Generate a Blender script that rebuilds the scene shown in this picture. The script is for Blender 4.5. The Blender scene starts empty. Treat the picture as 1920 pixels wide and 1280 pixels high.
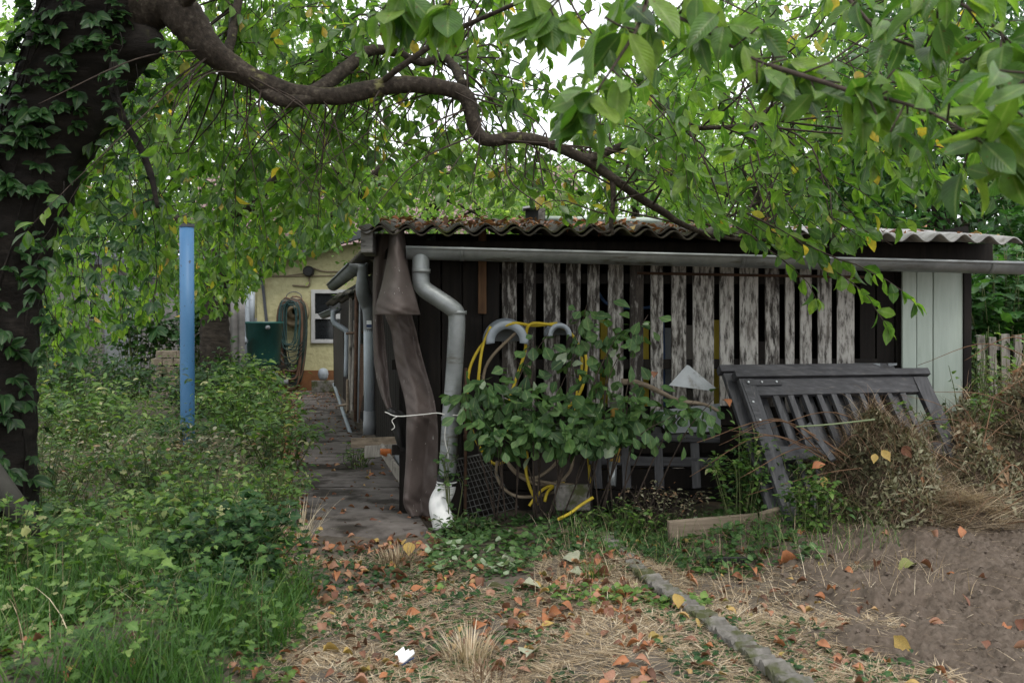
import bpy, math, random
import numpy as np
from mathutils import Vector, Matrix
R = math.radians
random.seed(7)
rng = np.random.default_rng(11)
C = bpy.context.scene.collection
SC = bpy.context.scene

# ------------------------------------------------------------------ camera, world, sun, exposure
F, HY, H = 1866.7, 617.0, 1.3          # focal length and horizon row of a 1920 px wide picture, eye height in metres
cam_d = bpy.data.cameras.new('camera')
cam = bpy.data.objects.new('camera', cam_d); C.objects.link(cam)
cam.location = (0, 0, H); cam.rotation_euler = (R(90), 0, 0)
cam_d.lens = 35; cam_d.sensor_width = 36; cam_d.shift_y = -23 / 1920
cam_d.clip_start = 0.05; cam_d.clip_end = 600
cam_d.dof.use_dof = True; cam_d.dof.focus_distance = 7.2; cam_d.dof.aperture_fstop = 6.3
SC.camera = cam
world = bpy.data.worlds.new('World'); SC.world = world; world.use_nodes = True
wn, wl = world.node_tree.nodes, world.node_tree.links
wn.clear()
w_out = wn.new('ShaderNodeOutputWorld'); w_bg = wn.new('ShaderNodeBackground')
sky = wn.new('ShaderNodeTexSky'); sky.sky_type = 'NISHITA'; sky.sun_disc = False
SUN_EL, SUN_AZ = 58, 150               # azimuth clockwise from north (+Y)
sky.sun_elevation = R(SUN_EL); sky.sun_rotation = R(SUN_AZ)
cl = wn.new('ShaderNodeTexNoise'); cl.inputs['Scale'].default_value = 2.2; cl.inputs['Detail'].default_value = 5
tc = wn.new('ShaderNodeTexCoord'); wl.new(tc.outputs['Generated'], cl.inputs['Vector'])
rp = wn.new('ShaderNodeValToRGB'); wl.new(cl.outputs['Fac'], rp.inputs['Fac'])
rp.color_ramp.elements[0].position = .2; rp.color_ramp.elements[0].color = (.78, .78, .78, 1)
rp.color_ramp.elements[1].position = .6; rp.color_ramp.elements[1].color = (.97, .97, .97, 1)
wm = wn.new('ShaderNodeMix'); wm.data_type = 'RGBA'
wl.new(rp.outputs['Color'], wm.inputs[0]); wl.new(sky.outputs['Color'], wm.inputs[6])
wm.inputs[7].default_value = (15.5, 15.8, 16.4, 1)    # bright overcast cloud
wl.new(wm.outputs[2], w_bg.inputs['Color']); w_bg.inputs['Strength'].default_value = 0.1
wl.new(w_bg.outputs['Background'], w_out.inputs['Surface'])
sd = bpy.data.lights.new('sun', 'SUN'); sd.energy = 1.5; sd.angle = R(12); sd.color = (1, .96, .9)
sun = bpy.data.objects.new('sun', sd); C.objects.link(sun)
sun.rotation_euler = (R(90 - SUN_EL), 0, R(180 - SUN_AZ)); sun.location = (3, -4, 12)
SC.view_settings.view_transform = 'Standard'; SC.view_settings.look = 'None'
SC.view_settings.exposure = 0.30; SC.view_settings.gamma = 1.0
SC.render.engine = 'CYCLES'
SC.cycles.use_denoising = True
SC.cycles.max_bounces = 8; SC.cycles.diffuse_bounces = 4; SC.cycles.transmission_bounces = 6; SC.cycles.glossy_bounces = 2
SC.cycles.caustics_reflective = False; SC.cycles.caustics_refractive = False
SC.cycles.sample_clamp_indirect = 6

# ------------------------------------------------------------------ geometry helpers
def P(px, py, d):
    """the point at depth d metres that the photograph shows at that pixel"""
    return np.array([(px - 960) / F * d, d, H - (py - HY) / F * d])

_w = np.random.default_rng(3)
_waves = [(_w.normal(size=2), _w.uniform(0, 6.28)) for _ in range(60)]
def nz2(x, y, s, o=0, n=8):
    """smooth noise of about unit size, features about 1/s metres wide"""
    v = 0
    for k in range(n):
        (a, b), p = _waves[(o * 8 + k) % 60]
        v = v + np.sin((a * x + b * y) * s * 2.2 + p)
    return v / math.sqrt(n / 2.)
def sstep(a, b, x):
    t = np.clip((x - a) / (b - a), 0, 1); return t * t * (3 - 2 * t)
def path_left(y): return -1.5 - .2197 * (y - 6.5)
def path_right(y): return -.97 - .23 * (y - 8.6)
def soilness(x, y):
    e = nz2(x, y, 1.6, 4) * .16 + nz2(x, y, 8, 2) * .09
    return sstep(1.05, 1.75, x + .25 * (y - 4.2) * (y < 4.2) - .05 * np.abs(y - 4.6) + e) * sstep(6.75, 6.4, y + e)
def gh(x, y):
    x = np.asarray(x, float); y = np.asarray(y, float)
    near = sstep(14, 9, y) * sstep(-8, -5, x) * sstep(9, 6, x)
    h = .025 * nz2(x, y, .8, 0) * near + .012 * nz2(x, y, 3.5, 1) * near
    s = soilness(x, y)
    h = h + s * near * (.032 + .009 * nz2(x, y, 4, 2) + .011 * nz2(x, y, 15, 3) * np.clip(nz2(x, y, 4, 6), 0, 2) + .010 * np.abs(nz2(x, y, 34, 5)) - .009 * np.abs(nz2(x, y, 71, 4)))
    inpath = sstep(-.15, .1, x - path_left(y)) * sstep(.15, -.1, x - path_right(y)) * (y > 5.8)
    h = h * (1 - inpath * .9) - .012 * inpath
    bed = sstep(0, .6, path_left(y) - x)
    return h + bed * .06

ROOTW = {}
def tag(o, label=None, cat=None, group=None, kind=None):
    if label: o['label'] = label
    if cat: o['category'] = cat
    if group: o['group'] = group
    if kind: o['kind'] = kind
    return o
def thing(name, label, cat, loc, rz=0, group=None):
    o = bpy.data.objects.new(name, None); C.objects.link(o); o.empty_display_size = .1
    o.location = [float(c) for c in loc]; o.rotation_euler = (0, 0, rz)
    ROOTW[o] = Matrix.Translation(Vector([float(c) for c in loc])) @ Matrix.Rotation(rz, 4, 'Z')
    return tag(o, label, cat, group)

class MB:
    """collects shapes in world space; build() makes ONE mesh object of them"""
    def __init__(s): s.v = []; s.f = []; s.t = []; s.n = 0
    def add(s, v, f, tint=0.5):
        v = np.asarray(v, float).reshape(-1, 3)
        s.v.append(v); s.t.append(np.full(len(v), tint))
        for q in f: s.f.append([i + s.n for i in q])
        s.n += len(v); return s
    def box(s, c, size, M=None, tint=.5, jit=0):
        x, y, z = [k / 2. for k in size]
        v = np.array([[-x, -y, -z], [x, -y, -z], [x, y, -z], [-x, y, -z], [-x, -y, z], [x, -y, z], [x, y, z], [-x, y, z]])
        if jit: v = v + rng.normal(0, jit, v.shape)
        v = v + np.array(c)
        if M is not None: v = xf(M, v)
        return s.add(v, [(0, 3, 2, 1), (4, 5, 6, 7), (0, 1, 5, 4), (1, 2, 6, 5), (2, 3, 7, 6), (3, 0, 4, 7)], tint)
    def bar(s, a, b, w, t, up=(0, 0, 1), tint=.5, jit=0):
        """a square bar from a to b, w across (perpendicular to up), t along up"""
        a = np.array(a, float); b = np.array(b, float); d = b - a; L = np.linalg.norm(d); d /= L
        u = np.array(up, float); u = u - d * (u @ d); u /= np.linalg.norm(u); x = np.cross(d, u)
        M = Matrix(((x[0], d[0], u[0], 0), (x[1], d[1], u[1], 0), (x[2], d[2], u[2], 0), (0, 0, 0, 1)))
        M.translation = Vector((a + b) / 2)
        return s.box((0, 0, 0), (w, L, t), M, tint, jit)
    def tube(s, pts, rad, sides=8, rough=0, closed_ends=True, tint=.5):
        pts = np.asarray(pts, float); n = len(pts)
        rad = np.full(n, rad) if np.isscalar(rad) else np.asarray(rad, float)
        d = np.gradient(pts, axis=0); d /= np.linalg.norm(d, axis=1)[:, None] + 1e-9
        ref = np.array([0, 0, 1.]) if abs(d[0][2]) < .9 else np.array([1., 0, 0])
        u = np.cross(d[0], ref); u /= np.linalg.norm(u)
        ang = np.linspace(0, 2 * math.pi, sides, endpoint=False); ca, sa = np.cos(ang), np.sin(ang)
        V = np.empty((n, sides, 3))
        for i in range(n):
            u = u - d[i] * (u @ d[i]); u /= np.linalg.norm(u) + 1e-9
            w = np.cross(d[i], u)
            rr = rad[i]
            if rough: rr = rr * (1 + rough * (nz2(ang * 0 + i * .35, ca * 2.2 + sa * 1.3, 1.3, 6) * .6 + nz2(i * .9 + ca * 3, sa * 3, 1.5, 2) * .4))
            V[i] = pts[i] + (ca[:, None] * u + sa[:, None] * w) * (rr[:, None] if rough else rr)
        f = []
        for i in range(n - 1):
            for k in range(sides):
                k2 = (k + 1) % sides
                f.append((i * sides + k, i * sides + k2, (i + 1) * sides + k2, (i + 1) * sides + k))
        if closed_ends:
            f.append(tuple(reversed(range(sides)))); f.append(tuple((n - 1) * sides + k for k in range(sides)))
        return s.add(V.reshape(-1, 3), f, tint)
    def grid(s, A, tint=.5, wrap=False):
        """a sheet from an array rows x cols x 3"""
        r, c = A.shape[:2]; f = []
        for i in range(r - 1):
            for j in range(c - 1 + (1 if wrap else 0)):
                j2 = (j + 1) % c
                f.append((i * c + j, i * c + j2, (i + 1) * c + j2, (i + 1) * c + j))
        return s.add(A.reshape(-1, 3), f, tint)
    def lathe(s, axis_pt, prof, sides=24, M=None, tint=.5):
        ang = np.linspace(0, 2 * math.pi, sides, endpoint=False)
        A = np.array([[(r * math.cos(a), r * math.sin(a), z) for a in ang] for r, z in prof])
        if M is not None: A = xf(M, A.reshape(-1, 3)).reshape(A.shape)
        return s.grid(A + np.array(axis_pt), tint, True)
    def prism(s, pts, depth, tint=.5):
        """an outline (list of 3-D points, one plane) pushed along the vector depth"""
        p = np.array(pts, float); n = len(p); d = np.array(depth, float)
        f = [tuple(range(n)), tuple(reversed(range(n, 2 * n)))] + [(i, i + n, (i + 1) % n + n, (i + 1) % n) for i in range(n)]
        return s.add(np.vstack([p, p + d]), f, tint)
    def build(s, name, m, parent=None, origin=None, smooth=False, bevel=0, solid=0, fix=True):
        V = np.vstack(s.v); T = np.concatenate(s.t)
        me = bpy.data.meshes.new(name)
        W = ROOTW[parent] if parent is not None else Matrix.Translation(Vector([float(c) for c in (origin if origin is not None else (0, 0, 0))]))
        V = xf(W.inverted(), V)
        me.from_pydata(V.tolist(), [], s.f)
        a = me.attributes.new('tint', 'FLOAT', 'POINT'); a.data.foreach_set('value', T.astype(np.float32))
        if smooth: me.polygons.foreach_set('use_smooth', [True] * len(me.polygons))
        me.update()
        if fix:
            import bmesh
            bm = bmesh.new(); bm.from_mesh(me); bmesh.ops.recalc_face_normals(bm, faces=bm.faces); bm.to_mesh(me); bm.free()
        me.materials.append(m)
        o = bpy.data.objects.new(name, me); C.objects.link(o)
        if parent is not None: o.parent = parent; ROOTW[o] = ROOTW[parent]
        else:
            o.location = W.translation; ROOTW[o] = W
        if solid:
            md = o.modifiers.new('solid', 'SOLIDIFY'); md.thickness = solid; md.offset = 0
        if bevel:
            md = o.modifiers.new('bevel', 'BEVEL'); md.width = bevel; md.segments = 2; md.limit_method = 'ANGLE'
        return o
def xf(M, v):
    A = np.array(M); return v @ A[:3, :3].T + A[:3, 3]
def crv(pts, n=8):
    """Catmull-Rom through rows of any width"""
    p = np.asarray(pts, float); p = np.vstack([2 * p[0] - p[1], p, 2 * p[-1] - p[-2]]); out = []
    for i in range(1, len(p) - 2):
        for k in range(n):
            t = k / n
            out.append(.5 * (2 * p[i] + (p[i + 1] - p[i - 1]) * t + (2 * p[i - 1] - 5 * p[i] + 4 * p[i + 1] - p[i + 2]) * t * t + (3 * p[i] - p[i - 1] - 3 * p[i + 1] + p[i + 2]) * t ** 3))
    out.append(p[-2]); return np.array(out)
def pxline(rows, n=8):
    """rows of (px, py, depth[, radius in px]) to a smooth world polyline and radii in metres"""
    c = crv(rows, n); pts = np.array([P(r[0], r[1], r[2]) for r in c])
    return (pts, c[:, 3] / F * c[:, 2]) if c.shape[1] > 3 else pts

# ------------------------------------------------------------------ leaves, blades
def leaf_tpl(rows, shape='cherry', droop=.18, fold=.16, cols=3, wave=0):
    t = np.linspace(0, 1, rows)
    if shape == 'cherry':
        s = np.clip((t - .10) / .90, 0, 1); w = np.sin(np.pi * s ** .85) ** .85 * (1 - .25 * s ** 4); w = np.maximum(w, .035)
    elif shape == 'round':
        s = np.clip((t - .18) / .82, 0, 1); w = np.maximum(np.sqrt(np.clip(1 - (2 * s - 1) ** 2, 0, 1)), .04)
    elif shape == 'lance':
        w = np.maximum(np.sin(np.pi * t ** .9), .03)
    elif shape == 'lobed':
        s = np.clip((t - .15) / .85, 0, 1); w = np.sin(np.pi * s ** .75) * (1 + .42 * np.sin(s * 17 - .6)); w = np.maximum(w, .04)
    u = np.linspace(-.5, .5, cols)
    v = np.zeros((rows, cols, 3)); uv = np.zeros((rows, cols, 2))
    for i in range(rows):
        for j in range(cols):
            v[i, j] = (u[j] * w[i], t[i] - .35 * droop * t[i] ** 3, -droop * t[i] ** 2 + fold * abs(u[j]) * 2 * w[i] * .5 + wave * math.sin(t[i] * 14 + (9 if u[j] > 0 else 0)) * abs(u[j]) * w[i])
            uv[i, j] = (u[j] + .5, t[i])
    f = [(i * cols + j, i * cols + j + 1, (i + 1) * cols + j + 1, (i + 1) * cols + j) for i in range(rows - 1) for j in range(cols - 1)]
    return v.reshape(-1, 3), np.array(f), uv.reshape(-1, 2)
def np_mesh(name, V, Q, tint, uv, m, parent=None, origin=None, smooth=True):
    W = ROOTW[parent] if parent is not None else Matrix.Translation(Vector([float(c) for c in (origin if origin is not None else (0, 0, 0))]))
    V = xf(W.inverted(), V)
    me = bpy.data.meshes.new(name)
    me.vertices.add(len(V)); me.vertices.foreach_set('co', V.astype(np.float32).ravel())
    me.loops.add(Q.size); me.loops.foreach_set('vertex_index', Q.astype(np.int32).ravel())
    me.polygons.add(len(Q)); me.polygons.foreach_set('loop_start', np.arange(0, Q.size, 4, dtype=np.int32))
    me.polygons.foreach_set('use_smooth', np.full(len(Q), smooth))
    a = me.attributes.new('tint', 'FLOAT', 'POINT'); a.data.foreach_set('value', tint.astype(np.float32))
    ul = me.uv_layers.new(name='UVMap'); ul.data.foreach_set('uv', uv[Q.ravel()].astype(np.float32).ravel())
    me.update(); me.validate(); me.materials.append(m)
    o = bpy.data.objects.new(name, me); C.objects.link(o)
    if parent is not None: o.parent = parent; ROOTW[o] = ROOTW[parent]
    else: o.location = W.translation; ROOTW[o] = W
    return o
class Leaves:
    def __init__(s): s.p = []; s.d = []; s.n = []; s.s = []; s.w = []; s.t = []
    def add(s, p, d, n, size, width=.5, tint=.5):
        s.p.append(p); s.d.append(d); s.n.append(n); s.s.append(size); s.w.append(width); s.t.append(tint)
    def add_many(s, p, d, n, size, width, tint):
        s.p.extend(p); s.d.extend(d); s.n.extend(n); s.s.extend(size); s.w.extend(width); s.t.extend(tint)
    def build(s, name, m, tpl, parent=None, origin=None, curl=(.4, 1.7)):
        v, f, uv = tpl; N = len(s.p); k = len(v)
        p = np.array(s.p, float); Y = np.array(s.d, float); Z = np.array(s.n, float)
        Y /= np.linalg.norm(Y, axis=1)[:, None] + 1e-9
        X = np.cross(Y, Z); X /= np.linalg.norm(X, axis=1)[:, None] + 1e-9; Z = np.cross(X, Y)
        sz = np.array(s.s, float)[:, None, None]; wd = np.array(s.w, float)[:, None, None]
        cu = rng.uniform(curl[0], curl[1], N)[:, None, None]
        V = p[:, None, :] + sz * (X[:, None, :] * v[None, :, 0:1] * wd + Y[:, None, :] * v[None, :, 1:2] + Z[:, None, :] * v[None, :, 2:3] * cu)
        Q = (f[None] + (np.arange(N) * k)[:, None, None]).reshape(-1, 4)
        return np_mesh(name, V.reshape(-1, 3), Q, np.repeat(np.array(s.t, float), k), np.tile(uv, (N, 1)), m, parent, origin)
def blades(name, base, dirs, L, w, bend, tint, m, parent=None, rows=5, lift=1.0, origin=None, curv=.9):
    """grass blades: arrays of base points, unit heading (2-D), length, width, bend 0..1.5 (0 = upright)"""
    N = len(base); t = np.linspace(0, 1, rows)
    side = np.stack([-dirs[:, 1], dirs[:, 0], np.zeros(N)], 1)
    ang = bend[:, None] * (1.25 - curv + curv * t[None])                     # angle off vertical along the blade
    dx = np.cumsum(np.sin(ang), 1) / rows; dz = np.cumsum(np.cos(ang), 1) / rows * lift
    dx -= dx[:, :1]; dz -= dz[:, :1]
    c = base[:, None, :] + L[:, None, None] * (dx[..., None] * np.stack([dirs[:, 0], dirs[:, 1], np.zeros(N)], 1)[:, None, :] + dz[..., None] * np.array([0, 0, 1.]))
    wt = (1 - .93 * t ** 1.6)[None, :, None] * w[:, None, None] * .5
    V = np.stack([c - side[:, None, :] * wt, c + side[:, None, :] * wt], 2).reshape(-1, 3)
    f = np.array([(2 * i, 2 * i + 1, 2 * i + 3, 2 * i + 2) for i in range(rows - 1)])
    Q = (f[None] + (np.arange(N) * rows * 2)[:, None, None]).reshape(-1, 4)
    uv = np.tile(np.stack([np.tile([0., 1.], rows), np.repeat(t, 2)], 1), (N, 1))
    return np_mesh(name, V, Q, np.repeat(tint, rows * 2), uv, m, parent, origin)
def unit(v): v = np.asarray(v, float); return v / (np.linalg.norm(v) + 1e-9)
def rdir(): return unit(rng.normal(size=3))

# ------------------------------------------------------------------ materials
def ramp(nodes, stops):
    r = nodes.new('ShaderNodeValToRGB'); e = r.color_ramp.elements
    while len(e) > 1: e.remove(e[0])
    e[0].position = stops[0][0]; e[0].color = (*stops[0][1], 1)
    for p, c in stops[1:]:
        k = e.new(p); k.color = (*c, 1)
    return r
def nmat(name, stops, scale=(6, 6, 6), detail=7, rough=.85, bump=.3, metal=0, spec=.3, over=None, moss=None, tint_amt=0, bdist=.01, nrough=.6):
    """noise coloured surface. over = list of (colour, scale, lo, hi, detail): stains laid over. moss = (colour, lo, hi): on upward faces"""
    m = bpy.data.materials.new(name); m.use_nodes = True
    n, l = m.node_tree.nodes, m.node_tree.links
    b = n['Principled BSDF']; b.inputs['Roughness'].default_value = rough; b.inputs['Metallic'].default_value = metal
    b.inputs['Specular IOR Level'].default_value = spec
    co = n.new('ShaderNodeTexCoord')
    def noise(sc, det=detail, off=0):
        mp = n.new('ShaderNodeMapping'); mp.inputs['Scale'].default_value = sc; mp.inputs['Location'].default_value = (off, off * 1.7, off * .6)
        l.new(co.outputs['Object'], mp.inputs['Vector'])
        t = n.new('ShaderNodeTexNoise'); t.inputs['Scale'].default_value = 1; t.inputs['Detail'].default_value = det; t.inputs['Roughness'].default_value = nrough
        l.new(mp.outputs['Vector'], t.inputs['Vector']); return t
    t = noise(scale); r = ramp(n, stops); l.new(t.outputs['Fac'], r.inputs['Fac'])
    col = r.outputs['Color']; at = None
    if tint_amt:
        at = n.new('ShaderNodeAttribute'); at.attribute_name = 'tint'
    for k, ov in enumerate(over or []):
        t2 = noise(ov[1], ov[4] if len(ov) > 4 else 6, 3.3 + k * 7)
        mr = n.new('ShaderNodeMapRange'); mr.interpolation_type = 'SMOOTHSTEP'
        mr.inputs['From Min'].default_value = ov[2]; mr.inputs['From Max'].default_value = ov[3]
        src = t2.outputs['Fac']
        if at and k == 0:
            ad = n.new('ShaderNodeMath'); ad.operation = 'MULTIPLY_ADD'; ad.inputs[1].default_value = tint_amt
            l.new(at.outputs['Fac'], ad.inputs[0]); l.new(src, ad.inputs[2]); src = ad.outputs[0]
        l.new(src, mr.inputs['Value'])
        mx = n.new('ShaderNodeMix'); mx.data_type = 'RGBA'; l.new(mr.outputs['Result'], mx.inputs[0]); l.new(col, mx.inputs[6])
        mx.inputs[7].default_value = (*ov[0], 1); col = mx.outputs[2]
    if moss:
        g = n.new('ShaderNodeNewGeometry'); sx = n.new('ShaderNodeSeparateXYZ'); l.new(g.outputs['Normal'], sx.inputs[0])
        t3 = noise((5, 5, 5), 8, 9)
        ad = n.new('ShaderNodeMath'); ad.operation = 'ADD'; l.new(sx.outputs['Z'], ad.inputs[0]); l.new(t3.outputs['Fac'], ad.inputs[1])
        mr = n.new('ShaderNodeMapRange'); mr.interpolation_type = 'SMOOTHSTEP'; mr.inputs['From Min'].default_value = moss[1]; mr.inputs['From Max'].default_value = moss[2]
        l.new(ad.outputs[0], mr.inputs['Value'])
        mx = n.new('ShaderNodeMix'); mx.data_type = 'RGBA'; l.new(mr.outputs['Result'], mx.inputs[0]); l.new(col, mx.inputs[6])
        mx.inputs[7].default_value = (*moss[0], 1); col = mx.outputs[2]
    l.new(col, b.inputs['Base Color'])
    if bump:
        bp = n.new('ShaderNodeBump'); bp.inputs['Strength'].default_value = bump; bp.inputs['Distance'].default_value = bdist
        l.new(t.outputs['Fac'], bp.inputs['Height']); l.new(bp.outputs['Normal'], b.inputs['Normal'])
    return m
def leafmat(name, stops, trans=.4, tcol=1.5, rough=.42, spec=.4, vein=.25, bump=0, spots=0):
    """stops run over the per-leaf value tint"""
    m = bpy.data.materials.new(name); m.use_nodes = True
    n, l = m.node_tree.nodes, m.node_tree.links
    b = n['Principled BSDF']; out = n['Material Output']
    b.inputs['Roughness'].default_value = rough; b.inputs['Specular IOR Level'].default_value = spec
    at = n.new('ShaderNodeAttribute'); at.attribute_name = 'tint'
    r = ramp(n, stops); l.new(at.outputs['Fac'], r.inputs['Fac'])
    uvn = n.new('ShaderNodeUVMap'); sx = n.new('ShaderNodeSeparateXYZ'); l.new(uvn.outputs['UV'], sx.inputs[0])
    a1 = n.new('ShaderNodeMath'); a1.operation = 'SUBTRACT'; a1.inputs[1].default_value = .5; l.new(sx.outputs['X'], a1.inputs[0])
    a2 = n.new('ShaderNodeMath'); a2.operation = 'ABSOLUTE'; l.new(a1.outputs[0], a2.inputs[0])
    mr = n.new('ShaderNodeMapRange'); mr.inputs['From Min'].default_value = .02; mr.inputs['From Max'].default_value = .07
    mr.inputs['To Min'].default_value = vein; mr.inputs['To Max'].default_value = 0; l.new(a2.outputs[0], mr.inputs['Value'])
    mx = n.new('ShaderNodeMix'); mx.data_type = 'RGBA'; l.new(mr.outputs['Result'], mx.inputs[0]); l.new(r.outputs['Color'], mx.inputs[6])
    mx.inputs[7].default_value = (.30, .36, .14, 1)
    co = n.new('ShaderNodeTexCoord')
    if spots:                                 # brown blemishes
        ns = n.new('ShaderNodeTexNoise'); ns.inputs['Scale'].default_value = 75; ns.inputs['Detail'].default_value = 4; l.new(co.outputs['Object'], ns.inputs['Vector'])
        ms_ = n.new('ShaderNodeMapRange'); ms_.inputs['From Min'].default_value = .66; ms_.inputs['From Max'].default_value = .71; ms_.inputs['To Max'].default_value = spots; l.new(ns.outputs['Fac'], ms_.inputs['Value'])
        mb_ = n.new('ShaderNodeMix'); mb_.data_type = 'RGBA'; l.new(ms_.outputs['Result'], mb_.inputs[0]); l.new(mx.outputs[2], mb_.inputs[6]); mb_.inputs[7].default_value = (.10, .055, .02, 1); mx = mb_
    # blotches across each leaf
    nt = n.new('ShaderNodeTexNoise'); nt.inputs['Scale'].default_value = 30; nt.inputs['Detail'].default_value = 3
    l.new(co.outputs['Object'], nt.inputs['Vector'])
    hs = n.new('ShaderNodeHueSaturation'); mv = n.new('ShaderNodeMapRange'); mv.inputs['From Min'].default_value = .3; mv.inputs['From Max'].default_value = .7
    mv.inputs['To Min'].default_value = .72; mv.inputs['To Max'].default_value = 1.28; l.new(nt.outputs['Fac'], mv.inputs['Value'])
    l.new(mv.outputs['Result'], hs.inputs['Value']); l.new(mx.outputs[2], hs.inputs['Color'])
    l.new(hs.outputs['Color'], b.inputs['Base Color'])
    if bump:
        # side veins: ridges slanting off the midrib
        s1 = n.new('ShaderNodeMath'); s1.operation = 'MULTIPLY'; s1.inputs[1].default_value = -.55; l.new(a2.outputs[0], s1.inputs[0])
        s2 = n.new('ShaderNodeMath'); s2.operation = 'ADD'; l.new(s1.outputs[0], s2.inputs[0]); l.new(sx.outputs['Y'], s2.inputs[1])
        s3 = n.new('ShaderNodeMath'); s3.operation = 'MULTIPLY'; s3.inputs[1].default_value = 75; l.new(s2.outputs[0], s3.inputs[0])
        s4 = n.new('ShaderNodeMath'); s4.operation = 'SINE'; l.new(s3.outputs[0], s4.inputs[0])
        bp = n.new('ShaderNodeBump'); bp.inputs['Strength'].default_value = bump; bp.inputs['Distance'].default_value = .002
        l.new(s4.outputs[0], bp.inputs['Height']); l.new(bp.outputs['Normal'], b.inputs['Normal'])
    if trans:
        tr = n.new('ShaderNodeBsdfTranslucent'); tm = n.new('ShaderNodeMix'); tm.data_type = 'RGBA'; tm.blend_type = 'MULTIPLY'; tm.inputs[0].default_value = 1
        l.new(hs.outputs['Color'], tm.inputs[6]); tm.inputs[7].default_value = (tcol * 1.15, tcol * 1.25, tcol * .6, 1)
        l.new(tm.outputs[2], tr.inputs['Color'])
        ms = n.new('ShaderNodeMixShader'); ms.inputs[0].default_value = trans
        l.new(b.outputs[0], ms.inputs[1]); l.new(tr.outputs[0], ms.inputs[2]); l.new(ms.outputs[0], out.inputs['Surface'])
    return m

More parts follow.
